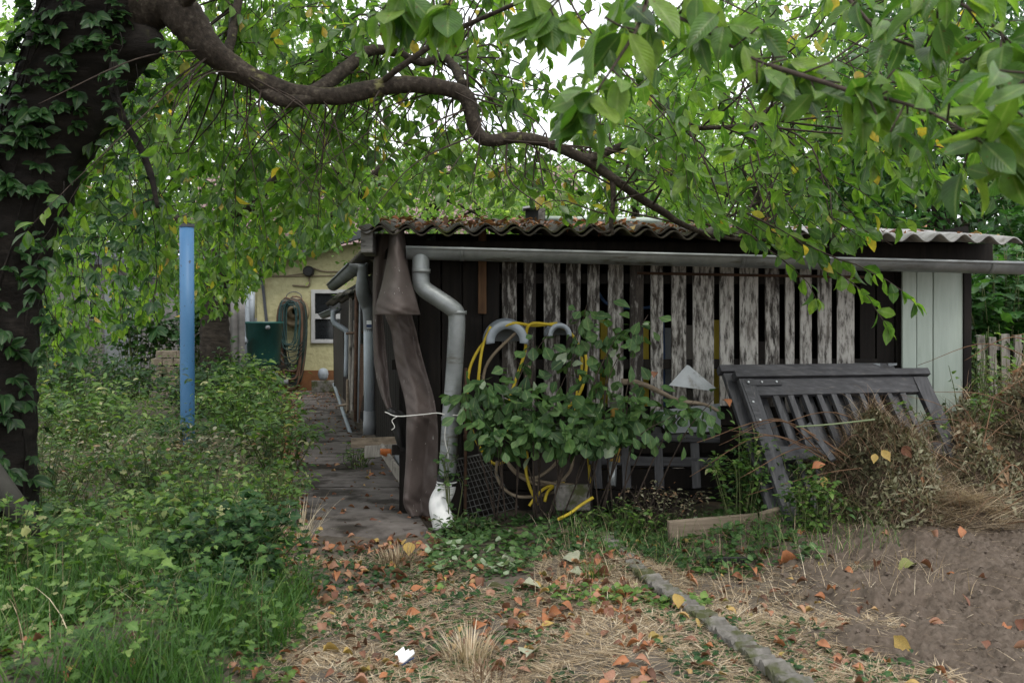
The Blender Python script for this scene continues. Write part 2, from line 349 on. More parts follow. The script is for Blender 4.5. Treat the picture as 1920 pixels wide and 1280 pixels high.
GREEN = [(0, (.022, .060, .013)), (.3, (.052, .118, .020)), (.6, (.100, .186, .030)), (.85, (.175, .262, .042)), (.93, (.17, .25, .05)), (.97, (.36, .30, .05)), (1, (.42, .28, .05))]
M = dict(
    cherry=leafmat('cherry leaf', GREEN, .50, 1.85, .36, .5, .2),
    cherry_near=leafmat('cherry leaf close', GREEN, .42, 1.7, .40, .42, .3, bump=.22, spots=.8),
    far=leafmat('far foliage', [(0, (.05, .11, .025)), (.4, (.10, .195, .04)), (.75, (.19, .29, .07)), (1, (.33, .40, .14))], .5, 1.7, .5, .4, .1),
    hedge=leafmat('hedge leaf', [(0, (.015, .05, .012)), (.5, (.03, .095, .02)), (1, (.07, .17, .035))], .3, 1.3, .4, .45, .15),
    creeper=leafmat('creeper leaf', [(0, (.012, .036, .010)), (.6, (.024, .070, .018)), (1, (.045, .11, .026))], .3, 1.2, .45, .35, .2),
    herb=leafmat('herb leaf', [(0, (.022, .056, .016)), (.4, (.064, .138, .030)), (.75, (.14, .235, .05)), (.92, (.21, .29, .085)), (1, (.36, .36, .18))], .35, 1.4, .5, .35, .2),
    darkherb=leafmat('dark herb leaf', [(0, (.014, .042, .014)), (.6, (.028, .078, .024)), (1, (.055, .125, .032))], .3, 1.2, .5, .3, .2),
    shrub=leafmat('shrub leaf', [(0, (.022, .056, .018)), (.5, (.050, .110, .032)), (.9, (.10, .18, .055)), (1, (.30, .37, .25))], .3, 1.2, .5, .35, .3),
    grass=leafmat('grass blade', [(0, (.035, .09, .02)), (.6, (.075, .17, .035)), (1, (.19, .25, .08))], .35, 1.3, .5, .35, .0),
    straw=leafmat('dry straw', [(0, (.16, .11, .065)), (.35, (.32, .235, .14)), (.7, (.50, .40, .28)), (1, (.66, .57, .43))], .15, 1, .7, .2, 0),
    drystem=leafmat('dry stems', [(0, (.07, .045, .028)), (.35, (.16, .10, .065)), (.65, (.30, .225, .15)), (1, (.52, .44, .30))], .1, 1, .8, .2, 0),
    wilted=leafmat('wilted leaf', [(0, (.06, .06, .032)), (.3, (.15, .14, .075)), (.5, (.27, .27, .17)), (.68, (.36, .35, .25)), (.8, (.30, .14, .07)), (1, (.42, .36, .24))], .15, 1, .7, .25, .1),
    litter=leafmat('leaf litter', [(0, (.07, .036, .022)), (.3, (.18, .08, .05)), (.55, (.36, .145, .065)), (.75, (.33, .175, .115)), (.9, (.38, .26, .08)), (1, (.16, .17, .05))], .12, 1, .6, .3, .1),
    bark=nmat('cherry bark', [(.3, (.006, .005, .004)), (.55, (.013, .010, .008)), (.75, (.030, .024, .019))], (7, 7, 22), 8, .9, .8, over=[((.045, .045, .018), (4, 4, 4), .6, .75)], moss=((.035, .04, .010), 1.2, 1.7), bdist=.02),  # near-black base has the canopy's shade on the trunk put into the colour
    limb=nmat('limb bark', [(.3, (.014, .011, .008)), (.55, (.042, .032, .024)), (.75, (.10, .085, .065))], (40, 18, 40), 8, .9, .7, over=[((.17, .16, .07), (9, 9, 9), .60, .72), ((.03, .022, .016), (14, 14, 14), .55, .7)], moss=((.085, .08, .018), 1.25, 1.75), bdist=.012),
    twig=nmat('twig bark', [(.3, (.025, .018, .014)), (.7, (.07, .052, .04))], (30, 30, 30), 4, .9, 0),
    farbark=nmat('grey bark', [(.3, (.012, .009, .007)), (.7, (.05, .04, .03))], (8, 8, 20), 7, .9, .7, moss=((.09, .10, .025), 1.0, 1.5), bdist=.03),
    stem=nmat('green stem', [(.3, (.05, .08, .025)), (.7, (.12, .13, .05))], (20, 20, 20), 3, .7, 0),
    galv=nmat('galvanised steel', [(.25, (.17, .18, .18)), (.5, (.25, .265, .265)), (.75, (.33, .345, .34))], (7, 7, 7), 8, .5, .12, .55, .4, over=[((.09, .08, .055), (4, 4, 22), .55, .75), ((.34, .32, .27), (5, 9, 30), .62, .78)], bdist=.003),
    zinc=nmat('bright zinc', [(.25, (.30, .32, .33)), (.75, (.46, .48, .49))], (6, 6, 18), 7, .42, .08, .6, .4, over=[((.18, .17, .14), (5, 5, 15), .58, .75)], bdist=.002),
    pvcgrey=nmat('grey pvc', [(.3, (.25, .28, .31)), (.7, (.34, .38, .42))], (4, 4, 4), 5, .5, .05, 0, .4, over=[((.12, .13, .12), (3, 3, 8), .60, .8)]),
    pvcdark=nmat('dark grey pvc', [(.3, (.125, .135, .145)), (.7, (.20, .21, .22))], (4, 4, 4), 5, .5, .05, 0, .4, over=[((.05, .05, .04), (3, 3, 8), .55, .8)]),
    white=nmat('white plastic', [(.3, (.62, .62, .60)), (.7, (.78, .78, .77))], (9, 9, 9), 6, .5, .05, 0, .4, over=[((.12, .10, .07), (9, 9, 9), .66, .74), ((.30, .27, .2), (4, 4, 6), .56, .8)]),
    slat=nmat('weathered white boards', [(.3, (.012, .010, .009)), (.55, (.05, .042, .036)), (.8, (.12, .10, .085))], (22, 22, 3.5), 8, .85, .5, over=[((.44, .42, .385), (32, 32, 7), .63, .86, 11), ((.03, .026, .022), (55, 55, 13), .56, .70, 8), ((.13, .115, .10), (16, 16, 3), .54, .72, 6)], tint_amt=.40, bdist=.006, nrough=.68),
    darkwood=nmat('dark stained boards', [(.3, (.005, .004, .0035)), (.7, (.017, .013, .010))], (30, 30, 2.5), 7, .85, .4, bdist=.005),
    brownwood=nmat('brown batten', [(.3, (.06, .03, .015)), (.7, (.16, .085, .04))], (30, 30, 3), 7, .8, .3),
    greywood=nmat('silvered timber', [(.3, (.12, .105, .09)), (.55, (.24, .22, .19)), (.75, (.36, .33, .29))], (30, 30, 3), 8, .9, .5, over=[((.05, .045, .035), (6, 6, 6), .55, .75)], bdist=.006),
    plank=nmat('rough plank', [(.3, (.11, .085, .06)), (.55, (.21, .165, .12)), (.75, (.31, .25, .18))], (3, 14, 40), 8, .9, .5, over=[((.06, .05, .03), (5, 5, 5), .55, .75)], bdist=.006),
    beam=nmat('grey beam end', [(.3, (.13, .125, .12)), (.7, (.27, .26, .25))], (4, 4, 40), 8, .9, .5, over=[((.04, .04, .035), (9, 9, 30), .56, .7)], bdist=.006),
    gate=nmat('dark grey painted wood', [(.3, (.020, .020, .022)), (.55, (.042, .042, .046)), (.75, (.082, .081, .084))], (4, 40, 40), 8, .6, .45, 0, .4, over=[((.12, .11, .10), (3, 50, 50), .58, .76), ((.022, .021, .021), (8, 8, 8), .58, .8)], bdist=.005),
    gateslat=nmat('dark grey painted slats', [(.3, (.022, .022, .024)), (.55, (.048, .048, .052)), (.75, (.09, .089, .092))], (45, 8, 5), 8, .6, .4, 0, .4, over=[((.17, .155, .135), (50, 12, 4), .60, .75)], bdist=.005),
    roofdark=nmat('mossy fibre cement', [(.3, (.022, .019, .014)), (.6, (.060, .052, .040)), (.8, (.10, .09, .07))], (9, 9, 9), 8, .95, .6, over=[((.055, .060, .015), (5, 5, 5), .52, .68)], bdist=.01),
    rooflight=nmat('pale fibre cement', [(.3, (.20, .19, .18)), (.6, (.34, .335, .325)), (.8, (.46, .455, .44))], (12, 12, 12), 8, .9, .5, over=[((.09, .08, .06), (6, 6, 6), .58, .75)], bdist=.006),
    sage=nmat('pale sage boards', [(.3, (.36, .42, .36)), (.7, (.44, .50, .44))], (40, 40, 4), 6, .6, .15, over=[((.24, .27, .21), (3, 3, 2), .56, .85), ((.20, .20, .15), (20, 20, 20), .70, .78)], bdist=.002),
    tarp=nmat('brown tarpaulin', [(.3, (.075, .057, .051)), (.7, (.115, .092, .083))], (7, 7, 4), 8, .62, .25, 0, .35, over=[((.145, .125, .115), (5, 5, 3), .56, .75), ((.05, .035, .028), (4, 4, 7), .6, .8), ((.42, .40, .37), (70, 70, 12), .705, .74, 2)], bdist=.006),
    black=nmat('black plastic', [(.3, (.010, .010, .010)), (.7, (.022, .021, .020))], (6, 6, 6), 4, .5, .1),
    brownsheet=nmat('dark brown sheet', [(.3, (.030, .023, .020)), (.7, (.058, .046, .040))], (4, 4, 4), 5, .6, .1),
    yellowhose=nmat('yellow hose', [(.3, (.42, .30, .015)), (.7, (.56, .42, .03))], (10, 10, 10), 5, .5, 0, 0, .4, over=[((.20, .15, .03), (6, 6, 6), .58, .8)]),
    tanhose=nmat('tan hose', [(.3, (.15, .115, .075)), (.7, (.25, .20, .14))], (10, 10, 10), 5, .6, 0, 0, .3),
    blue=nmat('blue paint', [(.3, (.040, .125, .255)), (.7, (.062, .17, .32))], (5, 5, 2), 6, .5, .12, 0, .4, over=[((.03, .04, .06), (24, 24, 18), .665, .68, 3), ((.13, .22, .34), (3, 3, 5), .55, .8)], bdist=.003),
    concrete=nmat('mossy concrete', [(.3, (.075, .070, .060)), (.55, (.15, .14, .125)), (.75, (.24, .225, .20))], (22, 22, 22), 9, .95, .7, over=[((.055, .06, .024), (7, 7, 7), .47, .62), ((.055, .045, .035), (12, 12, 12), .6, .75)], bdist=.008),
    slab=nmat('path concrete', [(.3, (.085, .073, .066)), (.55, (.135, .118, .108)), (.75, (.185, .165, .152))], (6, 6, 6), 9, .95, .5, over=[((.030, .024, .019), (2.4, 2.0, 2.2), .48, .62), ((.055, .055, .025), (6, 6, 6), .62, .74)], bdist=.006),
    render=nmat('yellow render', [(.3, (.37, .345, .19)), (.7, (.46, .43, .25))], (9, 9, 9), 6, .9, .9, over=[((.22, .19, .09), (1.2, 1.2, 1.2), .55, .8)], bdist=.03),
    plinth=nmat('rust red plinth', [(.3, (.11, .05, .022)), (.7, (.19, .085, .035))], (5, 5, 5), 7, .9, .3),
    paintwhite=nmat('white window paint', [(.3, (.36, .36, .36)), (.7, (.46, .46, .46))], (7, 7, 7), 5, .5, .05),
    glass=nmat('dark window glass', [(.3, (.008, .009, .010)), (.7, (.016, .018, .02))], (2, 2, 2), 3, .08, 0, 0, .5),
    fascia=nmat('grey roofing felt', [(.3, (.055, .06, .068)), (.7, (.09, .097, .108))], (4, 4, 12), 6, .7, .2),
    greywall=nmat('pale grey wall', [(.3, (.13, .125, .12)), (.7, (.23, .22, .215))], (2, 2, 5), 8, .9, .3, over=[((.09, .09, .075), (2, 2, 3), .54, .75)]),
    green=nmat('green plastic', [(.3, (.008, .062, .055)), (.7, (.016, .092, .080))], (3, 3, 3), 5, .4, .06, 0, .45, over=[((.03, .05, .045), (3, 3, 6), .58, .8)]),
    tile=None,
    brick=nmat('old bricks', [(.3, (.13, .10, .075)), (.55, (.24, .20, .15)), (.75, (.34, .29, .22))], (9, 9, 9), 8, .95, .7, over=[((.06, .065, .03), (4, 4, 4), .52, .7)], bdist=.015),
    rust=nmat('rusty steel', [(.3, (.035, .020, .013)), (.7, (.11, .06, .035))], (14, 14, 14), 7, .85, .4),
    wire=nmat('grey wire', [(.3, (.10, .10, .095)), (.7, (.20, .20, .19))], (9, 9, 9), 3, .6, 0, .5),
    sheet=nmat('pale sheet metal', [(.3, (.28, .30, .31)), (.7, (.42, .44, .45))], (5, 5, 5), 6, .5, .06, .2, .4, over=[((.14, .125, .10), (7, 7, 7), .52, .70)]),
    greysheet=nmat('grey sheet', [(.3, (.16, .175, .185)), (.7, (.23, .245, .255))], (4, 4, 4), 6, .6, .06, 0, .3, over=[((.09, .085, .07), (5, 5, 5), .55, .75)]),
    yellowboard=nmat('yellow board', [(.3, (.40, .30, .03)), (.7, (.50, .39, .05))], (6, 6, 3), 5, .7, .1, over=[((.20, .14, .03), (8, 8, 3), .58, .78)]),
    bluehose=nmat('blue pipe', [(.3, (.03, .07, .16)), (.7, (.05, .10, .22))], (6, 6, 6), 3, .5, 0),
    darkhose=nmat('dark green hose', [(.3, (.018, .030, .026)), (.7, (.035, .055, .048))], (6, 6, 6), 3, .5, 0, 0, .4),
    tealhose=nmat('teal hose', [(.3, (.015, .05, .05)), (.7, (.028, .075, .072))], (6, 6, 6), 3, .5, 0, 0, .4),
    redhose=nmat('red brown hose', [(.3, (.08, .045, .028)), (.7, (.15, .085, .055))], (6, 6, 6), 3, .55, 0, 0, .4),
    reel=nmat('tan reel', [(.3, (.22, .17, .10)), (.7, (.34, .27, .17))], (9, 9, 9), 5, .6, .1),
    paper=nmat('white card', [(.3, (.72, .74, .76)), (.7, (.82, .83, .84))], (12, 12, 12), 3, .6, 0),
    navy=nmat('navy print', [(.3, (.03, .05, .12)), (.7, (.04, .065, .15))], (12, 12, 12), 3, .5, 0),
    string=nmat('white string', [(.3, (.55, .54, .50)), (.7, (.70, .69, .65))], (30, 30, 30), 3, .8, 0),
)
def tile_material():
    m = nmat('old roof tiles', [(.3, (.25, .165, .165)), (.7, (.37, .27, .26))], (2, 2, 2), 7, .9, 0, over=[((.16, .13, .11), (1, 1, 1), .55, .8)])
    n, l = m.node_tree.nodes, m.node_tree.links; b = n['Principled BSDF']
    co = n.new('ShaderNodeTexCoord'); mp = n.new('ShaderNodeMapping'); mp.inputs['Rotation'].default_value = (R(-35), 0, 0)
    l.new(co.outputs['Object'], mp.inputs['Vector'])
    br = n.new('ShaderNodeTexBrick'); br.inputs['Scale'].default_value = 1; br.inputs['Brick Width'].default_value = .24; br.inputs['Row Height'].default_value = .20
    br.inputs['Mortar Size'].default_value = .02; br.inputs['Color1'].default_value = (1, 1, 1, 1); br.inputs['Color2'].default_value = (.75, .72, .72, 1); br.inputs['Mortar'].default_value = (.3, .25, .25, 1)
    l.new(mp.outputs['Vector'], br.inputs['Vector'])
    old = b.inputs['Base Color'].links[0].from_socket
    mx = n.new('ShaderNodeMix'); mx.data_type = 'RGBA'; mx.blend_type = 'MULTIPLY'; mx.inputs[0].default_value = 1
    l.new(old, mx.inputs[6]); l.new(br.outputs['Color'], mx.inputs[7]); l.new(mx.outputs[2], b.inputs['Base Color'])
    return m
M['tile'] = tile_material()
def ground_material():
    m = nmat('garden ground', [(.28, (.045, .036, .028)), (.5, (.095, .078, .062)), (.72, (.17, .14, .105))], (5, 5, 5), 10, .95, .8, over=[((.17, .125, .075), (2.2, 9, 4), .50, .70, 9), ((.045, .055, .018), (1.6, 1.6, 1.6), .54, .68, 8)], bdist=.02, nrough=.7)
    n, l = m.node_tree.nodes, m.node_tree.links; b = n['Principled BSDF']
    at = n.new('ShaderNodeAttribute'); at.attribute_name = 'soil'
    co = n.new('ShaderNodeTexCoord'); t = n.new('ShaderNodeTexNoise'); t.inputs['Scale'].default_value = 22; t.inputs['Detail'].default_value = 12; t.inputs['Roughness'].default_value = .8
    l.new(co.outputs['Object'], t.inputs['Vector'])
    r = ramp(n, [(.3, (.045, .033, .024)), (.5, (.098, .075, .057)), (.72, (.155, .122, .097))]); l.new(t.outputs['Fac'], r.inputs['Fac'])
    old = b.inputs['Base Color'].links[0].from_socket
    mx = n.new('ShaderNodeMix'); mx.data_type = 'RGBA'; l.new(at.outputs['Fac'], mx.inputs[0]); l.new(old, mx.inputs[6]); l.new(r.outputs['Color'], mx.inputs[7])
    l.new(mx.outputs[2], b.inputs['Base Color'])
    return m
M['ground'] = ground_material()
#@@SETTING
# ------------------------------------------------------------------ SETTING: ground and path
def make_ground():
    xs = np.concatenate([np.linspace(-90, -10, 17)[:-1], np.linspace(-10, -6, 21)[:-1], np.arange(-6, .9, .04), np.arange(.9, 3.8, .013), np.arange(3.8, 6, .06), np.linspace(6, 90, 22)])
    ys = np.concatenate([np.linspace(-30, 3.2, 20)[:-1], np.arange(3.2, 6.6, .014), np.arange(6.6, 9.5, .04), np.linspace(9.5, 22, 50)[:-1], np.linspace(22, 160, 26)])
    X, Y = np.meshgrid(xs, ys); Z = gh(X, Y)
    V = np.stack([X, Y, Z], -1).reshape(-1, 3); r, c = X.shape
    idx = np.arange(r * c).reshape(r, c)
    Q = np.stack([idx[:-1, :-1], idx[:-1, 1:], idx[1:, 1:], idx[1:, :-1]], -1).reshape(-1, 4)
    o = np_mesh('ground', V, Q, np.zeros(r * c), V[:, :2] * .1, M['ground'])
    a = o.data.attributes.new('soil', 'FLOAT', 'POINT'); a.data.foreach_set('value', soilness(X, Y).astype(np.float32).ravel())
    tag(o, kind='structure')
make_ground()
def make_path():
    mb = MB(); y = 6.22; k = 0
    while y < 20.6:
        L = rng.uniform(.8, 1.15)
        xl, xr = path_left(y + L / 2), path_right(y + L / 2)
        if y < 7.4: xr -= .05
        for a, b in ((xl + .02 + rng.uniform(0, .03), xr - .02),):
            z = .006 + rng.uniform(0, .005); n = 5
            sl = -.22
            A = np.array([[(a + (b - a) * u + sl * (v - .5) * L, y + .003 + v * (L - .006), z - (.004 if u in (0, 1) or v in (0, 1) else 0) + rng.normal(0, .0015)) for u in np.linspace(0, 1, 12)] for v in np.linspace(0, 1, 12)])
            if k == 0:
                A[:3, :, 2] -= np.array([.05, .035, .018])[:, None] + .012 * rng.normal(size=(3, 12)); A[:3, :, 1] += .06 * rng.normal(size=12)
            mb.grid(A)
        y += L; k += 1
    o = mb.build('path', M['slab']); tag(o, kind='structure')
make_path()

# ------------------------------------------------------------------ SHED (front runs left to right, 3.5 degrees off square)
ALF = R(3.5); OX, OY = -.69, 6.6
ca_, sa_ = math.cos(ALF), math.sin(ALF)
def S(px, py, v):
    """(u, z) on the shed's plane v metres behind the gutter line at that pixel"""
    kx = (px - 960) / F
    t = (v + -OX * sa_ + OY * ca_) / (-kx * sa_ + ca_)
    X, Y = kx * t, t
    return (X - OX) * ca_ + (Y - OY) * sa_, H - (py - HY) / F * t
def SW(u, v, z): return np.array([OX + u * ca_ - v * sa_, OY + u * sa_ + v * ca_, z])
def SP(px, py, v):
    u, z = S(px, py, v); return SW(u, v, z)
SM = Matrix.Translation((OX, OY, 0)) @ Matrix.Rotation(ALF, 4, 'Z')
shed = thing('shed', 'low timber shed with gapped white picket front, long gutter and corrugated roof', 'shed', (OX, OY, 0), ALF)
def roofz(u, v): return 1.955 - .012 * u + .122 * v
def make_roof(u0, u1, name, m, layers, v0, v1, lift=0):
    mb = MB()
    for Lr in range(layers):
        us = np.arange(u0 - .02 * Lr, u1 + .01, .177 / 12); vs = np.linspace(v0 + .05 * Lr, v1, 14)
        A = np.zeros((len(vs), len(us), 3))
        for i, v in enumerate(vs):
            z = roofz(us, v) + lift + .022 * Lr + .026 * np.cos(2 * math.pi * us / .177 + .4 * Lr) + .006 * nz2(us, us * 0 + v, 1.5, 2)
            A[i] = np.array([SW(u, v + .012 * math.sin(u * 5 + Lr), zz) for u, zz in zip(us, z)])
        mb.grid(A)
    o = mb.build(name, m, shed, smooth=True, solid=.009)
    return o
uR = S(1900, 455, -.05)[0]
usplit = S(1530, 440, -.05)[0]
make_roof(-.30, usplit, 'roof_sheet', M['roofdark'], 2, -.10, 2.9)
make_roof(usplit - .06, uR, 'roof_sheet', M['rooflight'], 1, -.16, 2.9, .012)
# front wall: dark boards left, gapped pickets, dark recess, sage panel
FV = .40
def board(mb, px0, px1, ytop, zbot, v, th, tint, lean=0):
    u0 = S(px0, 600, v)[0]; u1 = S(px1, 600, v)[0]; zt = S((px0 + px1) / 2, ytop, v)[1]
    n = 5
    M4 = SM
    mb.box(((u0 + u1) / 2, v, (zt + zbot) / 2), (u1 - u0, th, zt - zbot), M4, tint, .0015)
mb = MB()
pk = [(941, 969, .46), (982, 1004, .36), (1020, 1050, .50), (1062, 1088, .42), (1101, 1124, .52), (1140, 1168, .58), (1181, 1206, .3), (1220, 1243, .60), (1259, 1286, .60), (1299, 1338, .66), (1349, 1375, .70), (1387, 1421, .72), (1435, 1460, .56), (1472, 1489, .72), (1500, 1521, .74), (1533, 1558, .66), (1569, 1601, .74)]  # left pickets get less paint: shading as well as dirt put into tint
for a, b, t in pk:
    board(mb, a, b, 488 + rng.uniform(-3, 3), .74 + rng.uniform(-.05, .02), FV + rng.uniform(-.004, .004), .02, t)
mb.build('picket_front', M['slat'], shed, bevel=.002)
mb = MB()
for k in range(5):
    mb.box((1.55, FV + .06, .075 + k * .15), (3.1, .02, .142), SM, .5, .002)
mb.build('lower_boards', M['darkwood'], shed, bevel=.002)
mb = MB()
for a, b in ((756, 784), (786, 826), (829, 866), (868, 903), (905, 936)):
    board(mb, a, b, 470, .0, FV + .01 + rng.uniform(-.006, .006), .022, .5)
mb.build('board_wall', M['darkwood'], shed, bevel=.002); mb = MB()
for a, b in ((1612, 1640), (1643, 1676), (1679, 1697)):
    board(mb, a, b, 480, .0, FV + .10 + rng.uniform(-.01, .01), .022, .5)
mb.build('recess_boards', M['darkwood'], shed, bevel=.002)
mb = MB()
for z in (.45, 1.05, 1.66):
    mb.box((1.62, FV + .035, z), (3.5, .045, .07), SM)
mb.build('cross_rail', M['darkwood'], shed)
mb = MB(); board(mb, 897, 912, 430, S(905, 588, FV - .04)[1], FV - .04, .03, .5); mb.build('batten', M['brownwood'], shed, bevel=.003)
mb = MB(); a = SP(1195, 512, FV - .02); b = SP(1640, 520, FV - .02); mb.tube([a, b], .010, 8); mb.build('rail', M['rust'], shed, smooth=True)
# sage panel with its two boards and post
mb = MB()
for a, b, dv in ((1691, 1717, -.02), (1718, 1747, 0), (1749, 1804, 0)):
    board(mb, a, b, 478, .12, FV + .03 + dv, .025, .5)
mb.build('panel', M['sage'], shed, bevel=.003)
mb = MB(); board(mb, 1806, 1818, 470, 0, FV + .06, .06, .5); mb.build('corner_post', M['darkwood'], shed, bevel=.003)
# closed box behind: side and back walls, floor, purlin and fascia
uL, uE = S(752, 600, FV)[0] - .10, S(1812, 600, FV)[0]
mb = MB()
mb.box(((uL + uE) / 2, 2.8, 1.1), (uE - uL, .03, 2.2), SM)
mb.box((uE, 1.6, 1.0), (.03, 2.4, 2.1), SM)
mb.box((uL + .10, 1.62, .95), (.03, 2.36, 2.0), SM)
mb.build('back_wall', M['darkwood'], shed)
mb = MB(); mb.box(((uL + uE) / 2, .34, 1.85), (uE - uL + .3, .05, .13), SM); mb.box(((uL + uE) / 2, 1.7, 2.0), (uE - uL + .3, .06, .10), SM)
mb.build('purlin', M['darkwood'], shed)
mb = MB(); a, z0 = S(677, 432, -.02); b, z1 = S(699, 474, -.02)
mb.box(((a + b) / 2, .55, (z0 + z1) / 2), (b - a, 1.2, z0 - z1), SM); mb.build('beam', M['beam'], shed, bevel=.004)
# gutter with brackets, downpipe with clamp
gu1 = S(1922, 480, 0)[0] + .05
def gz(u): return 1.838 - .0205 * u
def half_round(mb, p, q, r, axis_u=True, lip=True, seg=12, th=.0):
    """open half pipe from p to q (world), its centre line at rim height"""
    p = np.array(p); q = np.array(q); d = unit(q - p); side = unit(np.cross(d, (0, 0, 1)))
    ang = np.linspace(math.pi, 2 * math.pi, seg)
    prof = [(-r - .014, -.012), (-r - .014, .004), (-r, .008)] if lip else []
    prof += [(r * math.cos(a), r * math.sin(a)) for a in ang]
    if lip: prof += [(r, .008), (r + .014, .004), (r + .014, -.012)]
    A = np.array([[pt + side * x + np.array([0, 0, 1.]) * z for x, z in prof] for pt in np.linspace(p, q, 12)])
    mb.grid(A)
    for pt in (p + d * .002, q - d * .002):                # end caps
        mb.add(np.array([pt + side * r * math.cos(a) + np.array([0, 0, r * math.sin(a)]) for a in ang]), [tuple(range(seg))])
mb = MB(); half_round(mb, SW(-.01, 0, gz(0)), SW(gu1, 0, gz(gu1)), .075)
gutter = mb.build('gutter', M['galv'], shed, smooth=True, solid=.003)
for px in (866, 1388, 1853):
    u = S(px, 480, 0)[0]; mb = MB()
    A = np.array([[SW(u + du, .081 * math.cos(a), gz(u) + .081 * math.sin(a) + .004) for a in np.linspace(math.pi * .98, 2.02 * math.pi, 14)] for du in (-.014, .014)])
    mb.grid(A); mb.build('bracket', M['galv'], gutter, smooth=True, solid=.004)
u = S(788, 500, 0)[0]
dp, dr = pxline([(789, 476, 6.60, 15), (789, 498, 6.58, 15.5), (789, 522, 6.57, 16), (795, 541, 6.56, 16.5), (822, 560, 6.55, 16.5), (848, 578, 6.55, 16.5), (856, 592, 6.56, 16.5), (855, 640, 6.57, 16.2), (850, 720, 6.6, 16), (844, 790, 6.6, 16), (838, 905, 6.6, 16)], 7)
mb = MB(); mb.tube(dp, .0565, 20); down = mb.build('downpipe', M['galv'], shed, smooth=True)
mb = MB()
c = P(845, 784, 6.6)
mb.tube([c - [0, 0, .012], c + [0, 0, .012]], .064, 20); mb.box(c + np.array([.075, 0, 0]), (.03, .012, .03)); mb.build('pipe_clamp', M['galv'], down, smooth=False)
for px, py in ((858, 586), (790, 508)):
    mb = MB(); c = P(px, py, 6.56); mb.tube([c - [0, 0, .012], c + [0, 0, .012]], .0605, 20); mb.build('pipe_joint', M['galv'], down, smooth=True)
# rubbish on the roof: one mass of leaves and moss
lv = Leaves()
for k in range(600):
    uu = rng.uniform(-.25, usplit + 1.4) if k % 4 else rng.uniform(.3, 1.6); v = -.06 + abs(rng.normal(0, .45)) if k % 2 else rng.uniform(0, 2.6)
    if uu > usplit and rng.random() < .6: continue
    z = roofz(uu, v) + .035 + .022 * math.cos(2 * math.pi * uu / .177) + rng.uniform(-.005, .03)
    lv.add(SW(uu, v, z), unit((rng.normal(), rng.normal(), rng.normal() * .25)), unit((rng.normal() * .4, rng.normal() * .4, 1)), rng.uniform(.045, .085), .5, rng.beta(1.7, 2.2))
o = lv.build('leaf_litter', M['litter'], leaf_tpl(5, 'cherry', .3, .3), None, SW(1, .3, 1.98)); tag(o, 'orange fallen leaves caught along the mossy shed roof', 'leaves', kind='stuff')
# things inside seen through the gaps
for px0, px1, yt, z0, v, mm, nm, lab in ((1125, 1143, 600, .2, .62, 'yellowboard', 'board', 'yellow board inside the shed behind the shrub, seen between two pickets'), (1200, 1216, 610, .2, .60, 'yellowboard', 'board', 'narrow yellow board inside the shed left of the whitest pickets'),
                                       (1330, 1352, 600, .2, .62, 'yellowboard', 'board', 'yellow board inside the shed above the left end of the stacked gates'), (1240, 1262, 615, .2, .64, 'greysheet', 'board', 'pale grey board inside the shed behind the white pickets'),
                                       (1284, 1302, 610, .2, .66, 'greywood', 'board', 'grey wooden board standing inside the shed left of the widest white picket'), (1420, 1440, 640, .15, .62, 'brownsheet', 'board', 'dark brown board inside the shed behind the stacked gates')):
    mb = MB(); board(mb, px0, px1, yt, 0, v, .02, .5)
    tag(mb.build(nm, M[mm], None, SW(S((px0 + px1) / 2, 600, v)[0], v, 0), bevel=.002), lab, 'board')
mb = MB(); mb.tube(crv([SP(1120, 545, .6), SP(1140, 570, .58), SP(1190, 578, .6), SP(1240, 574, .62)], 6), .012, 8)
mb.tube(crv([SP(1240, 574, .62), SP(1244, 650, .62), SW(S(1244, 650, .62)[0], .62, 0)], 4), .012, 8)
tag(mb.build('water_pipe', M['bluehose'], None, SW(S(1244, 650, .62)[0], .62, 0), smooth=True), 'blue plastic pipe inside the shed behind the picket front', 'pipe')
# white drain elbow at the foot of the downpipe
mb = MB()
dp, dr = pxline([(838, 900, 6.6, 17), (836, 916, 6.6, 18), (826, 936, 6.58, 19.5), (824, 952, 6.55, 20), (830, 975, 6.52, 21), (833, 992, 6.5, 21)], 7)
mb.tube(dp, dr, 20)
for k in range(5):
    c = P(838 - k * 1.2, 903 + k * 5, 6.6); mb.tube([c - [0, 0, .005], c + [0, 0, .005]], .068, 20)
tag(mb.build('drain_pipe', M['white'], None, P(833, 985, 6.5), smooth=True), 'dirty white plastic pipe elbow at the foot of the galvanised downpipe', 'pipe')
mb = MB(); c = P(838, 900, 6.6); mb.tube([c - [0, 0, .035], c + [0, 0, .035]], .066, 20); mb.build('pipe_collar', M['black'], down, smooth=True)

# ------------------------------------------------------------------ brown tarpaulin hanging at the corner
def sheet(mb, rows, n, d0, folds, amp, curl=0):
    """rows of (left px, right px, py, depth): a hanging cloth"""
    rr = crv(np.array(rows, float), 7); A = np.zeros((len(rr), n, 3))
    for i, (l, r, y, d) in enumerate(rr):
        for j in range(n):
            s = j / (n - 1)
            tri = lambda q: abs(((q / math.pi) % 2) - 1) * 2 - 1
            dd = d + amp * tri(folds * math.pi * s + i * .03 + .5 * math.sin(i * .13)) + .012 * tri(i * .42 + s * 5) + .006 * tri(i * 1.1 - s * 14) - curl * math.sin(math.pi * s)
            A[i, j] = P(l + (r - l) * s, y, dd)
    mb.grid(A)
tarp = thing('tarpaulin', 'brown torn tarpaulin hanging from the shed corner, tied with white string', 'tarpaulin', P(790, 965, 6.82))
mb = MB()
sheet(mb, [(702, 735, 438, 6.86), (700, 726, 500, 6.9), (699, 717, 565, 6.92), (700, 722, 640, 6.94), (703, 727, 690, 6.94), (713, 730, 735, 6.9), (726, 735, 768, 6.84)], 10, 0, 2.2, .03)
mb.build('torn_strip', M['tarp'], tarp, smooth=True, solid=.004)
mb = MB()
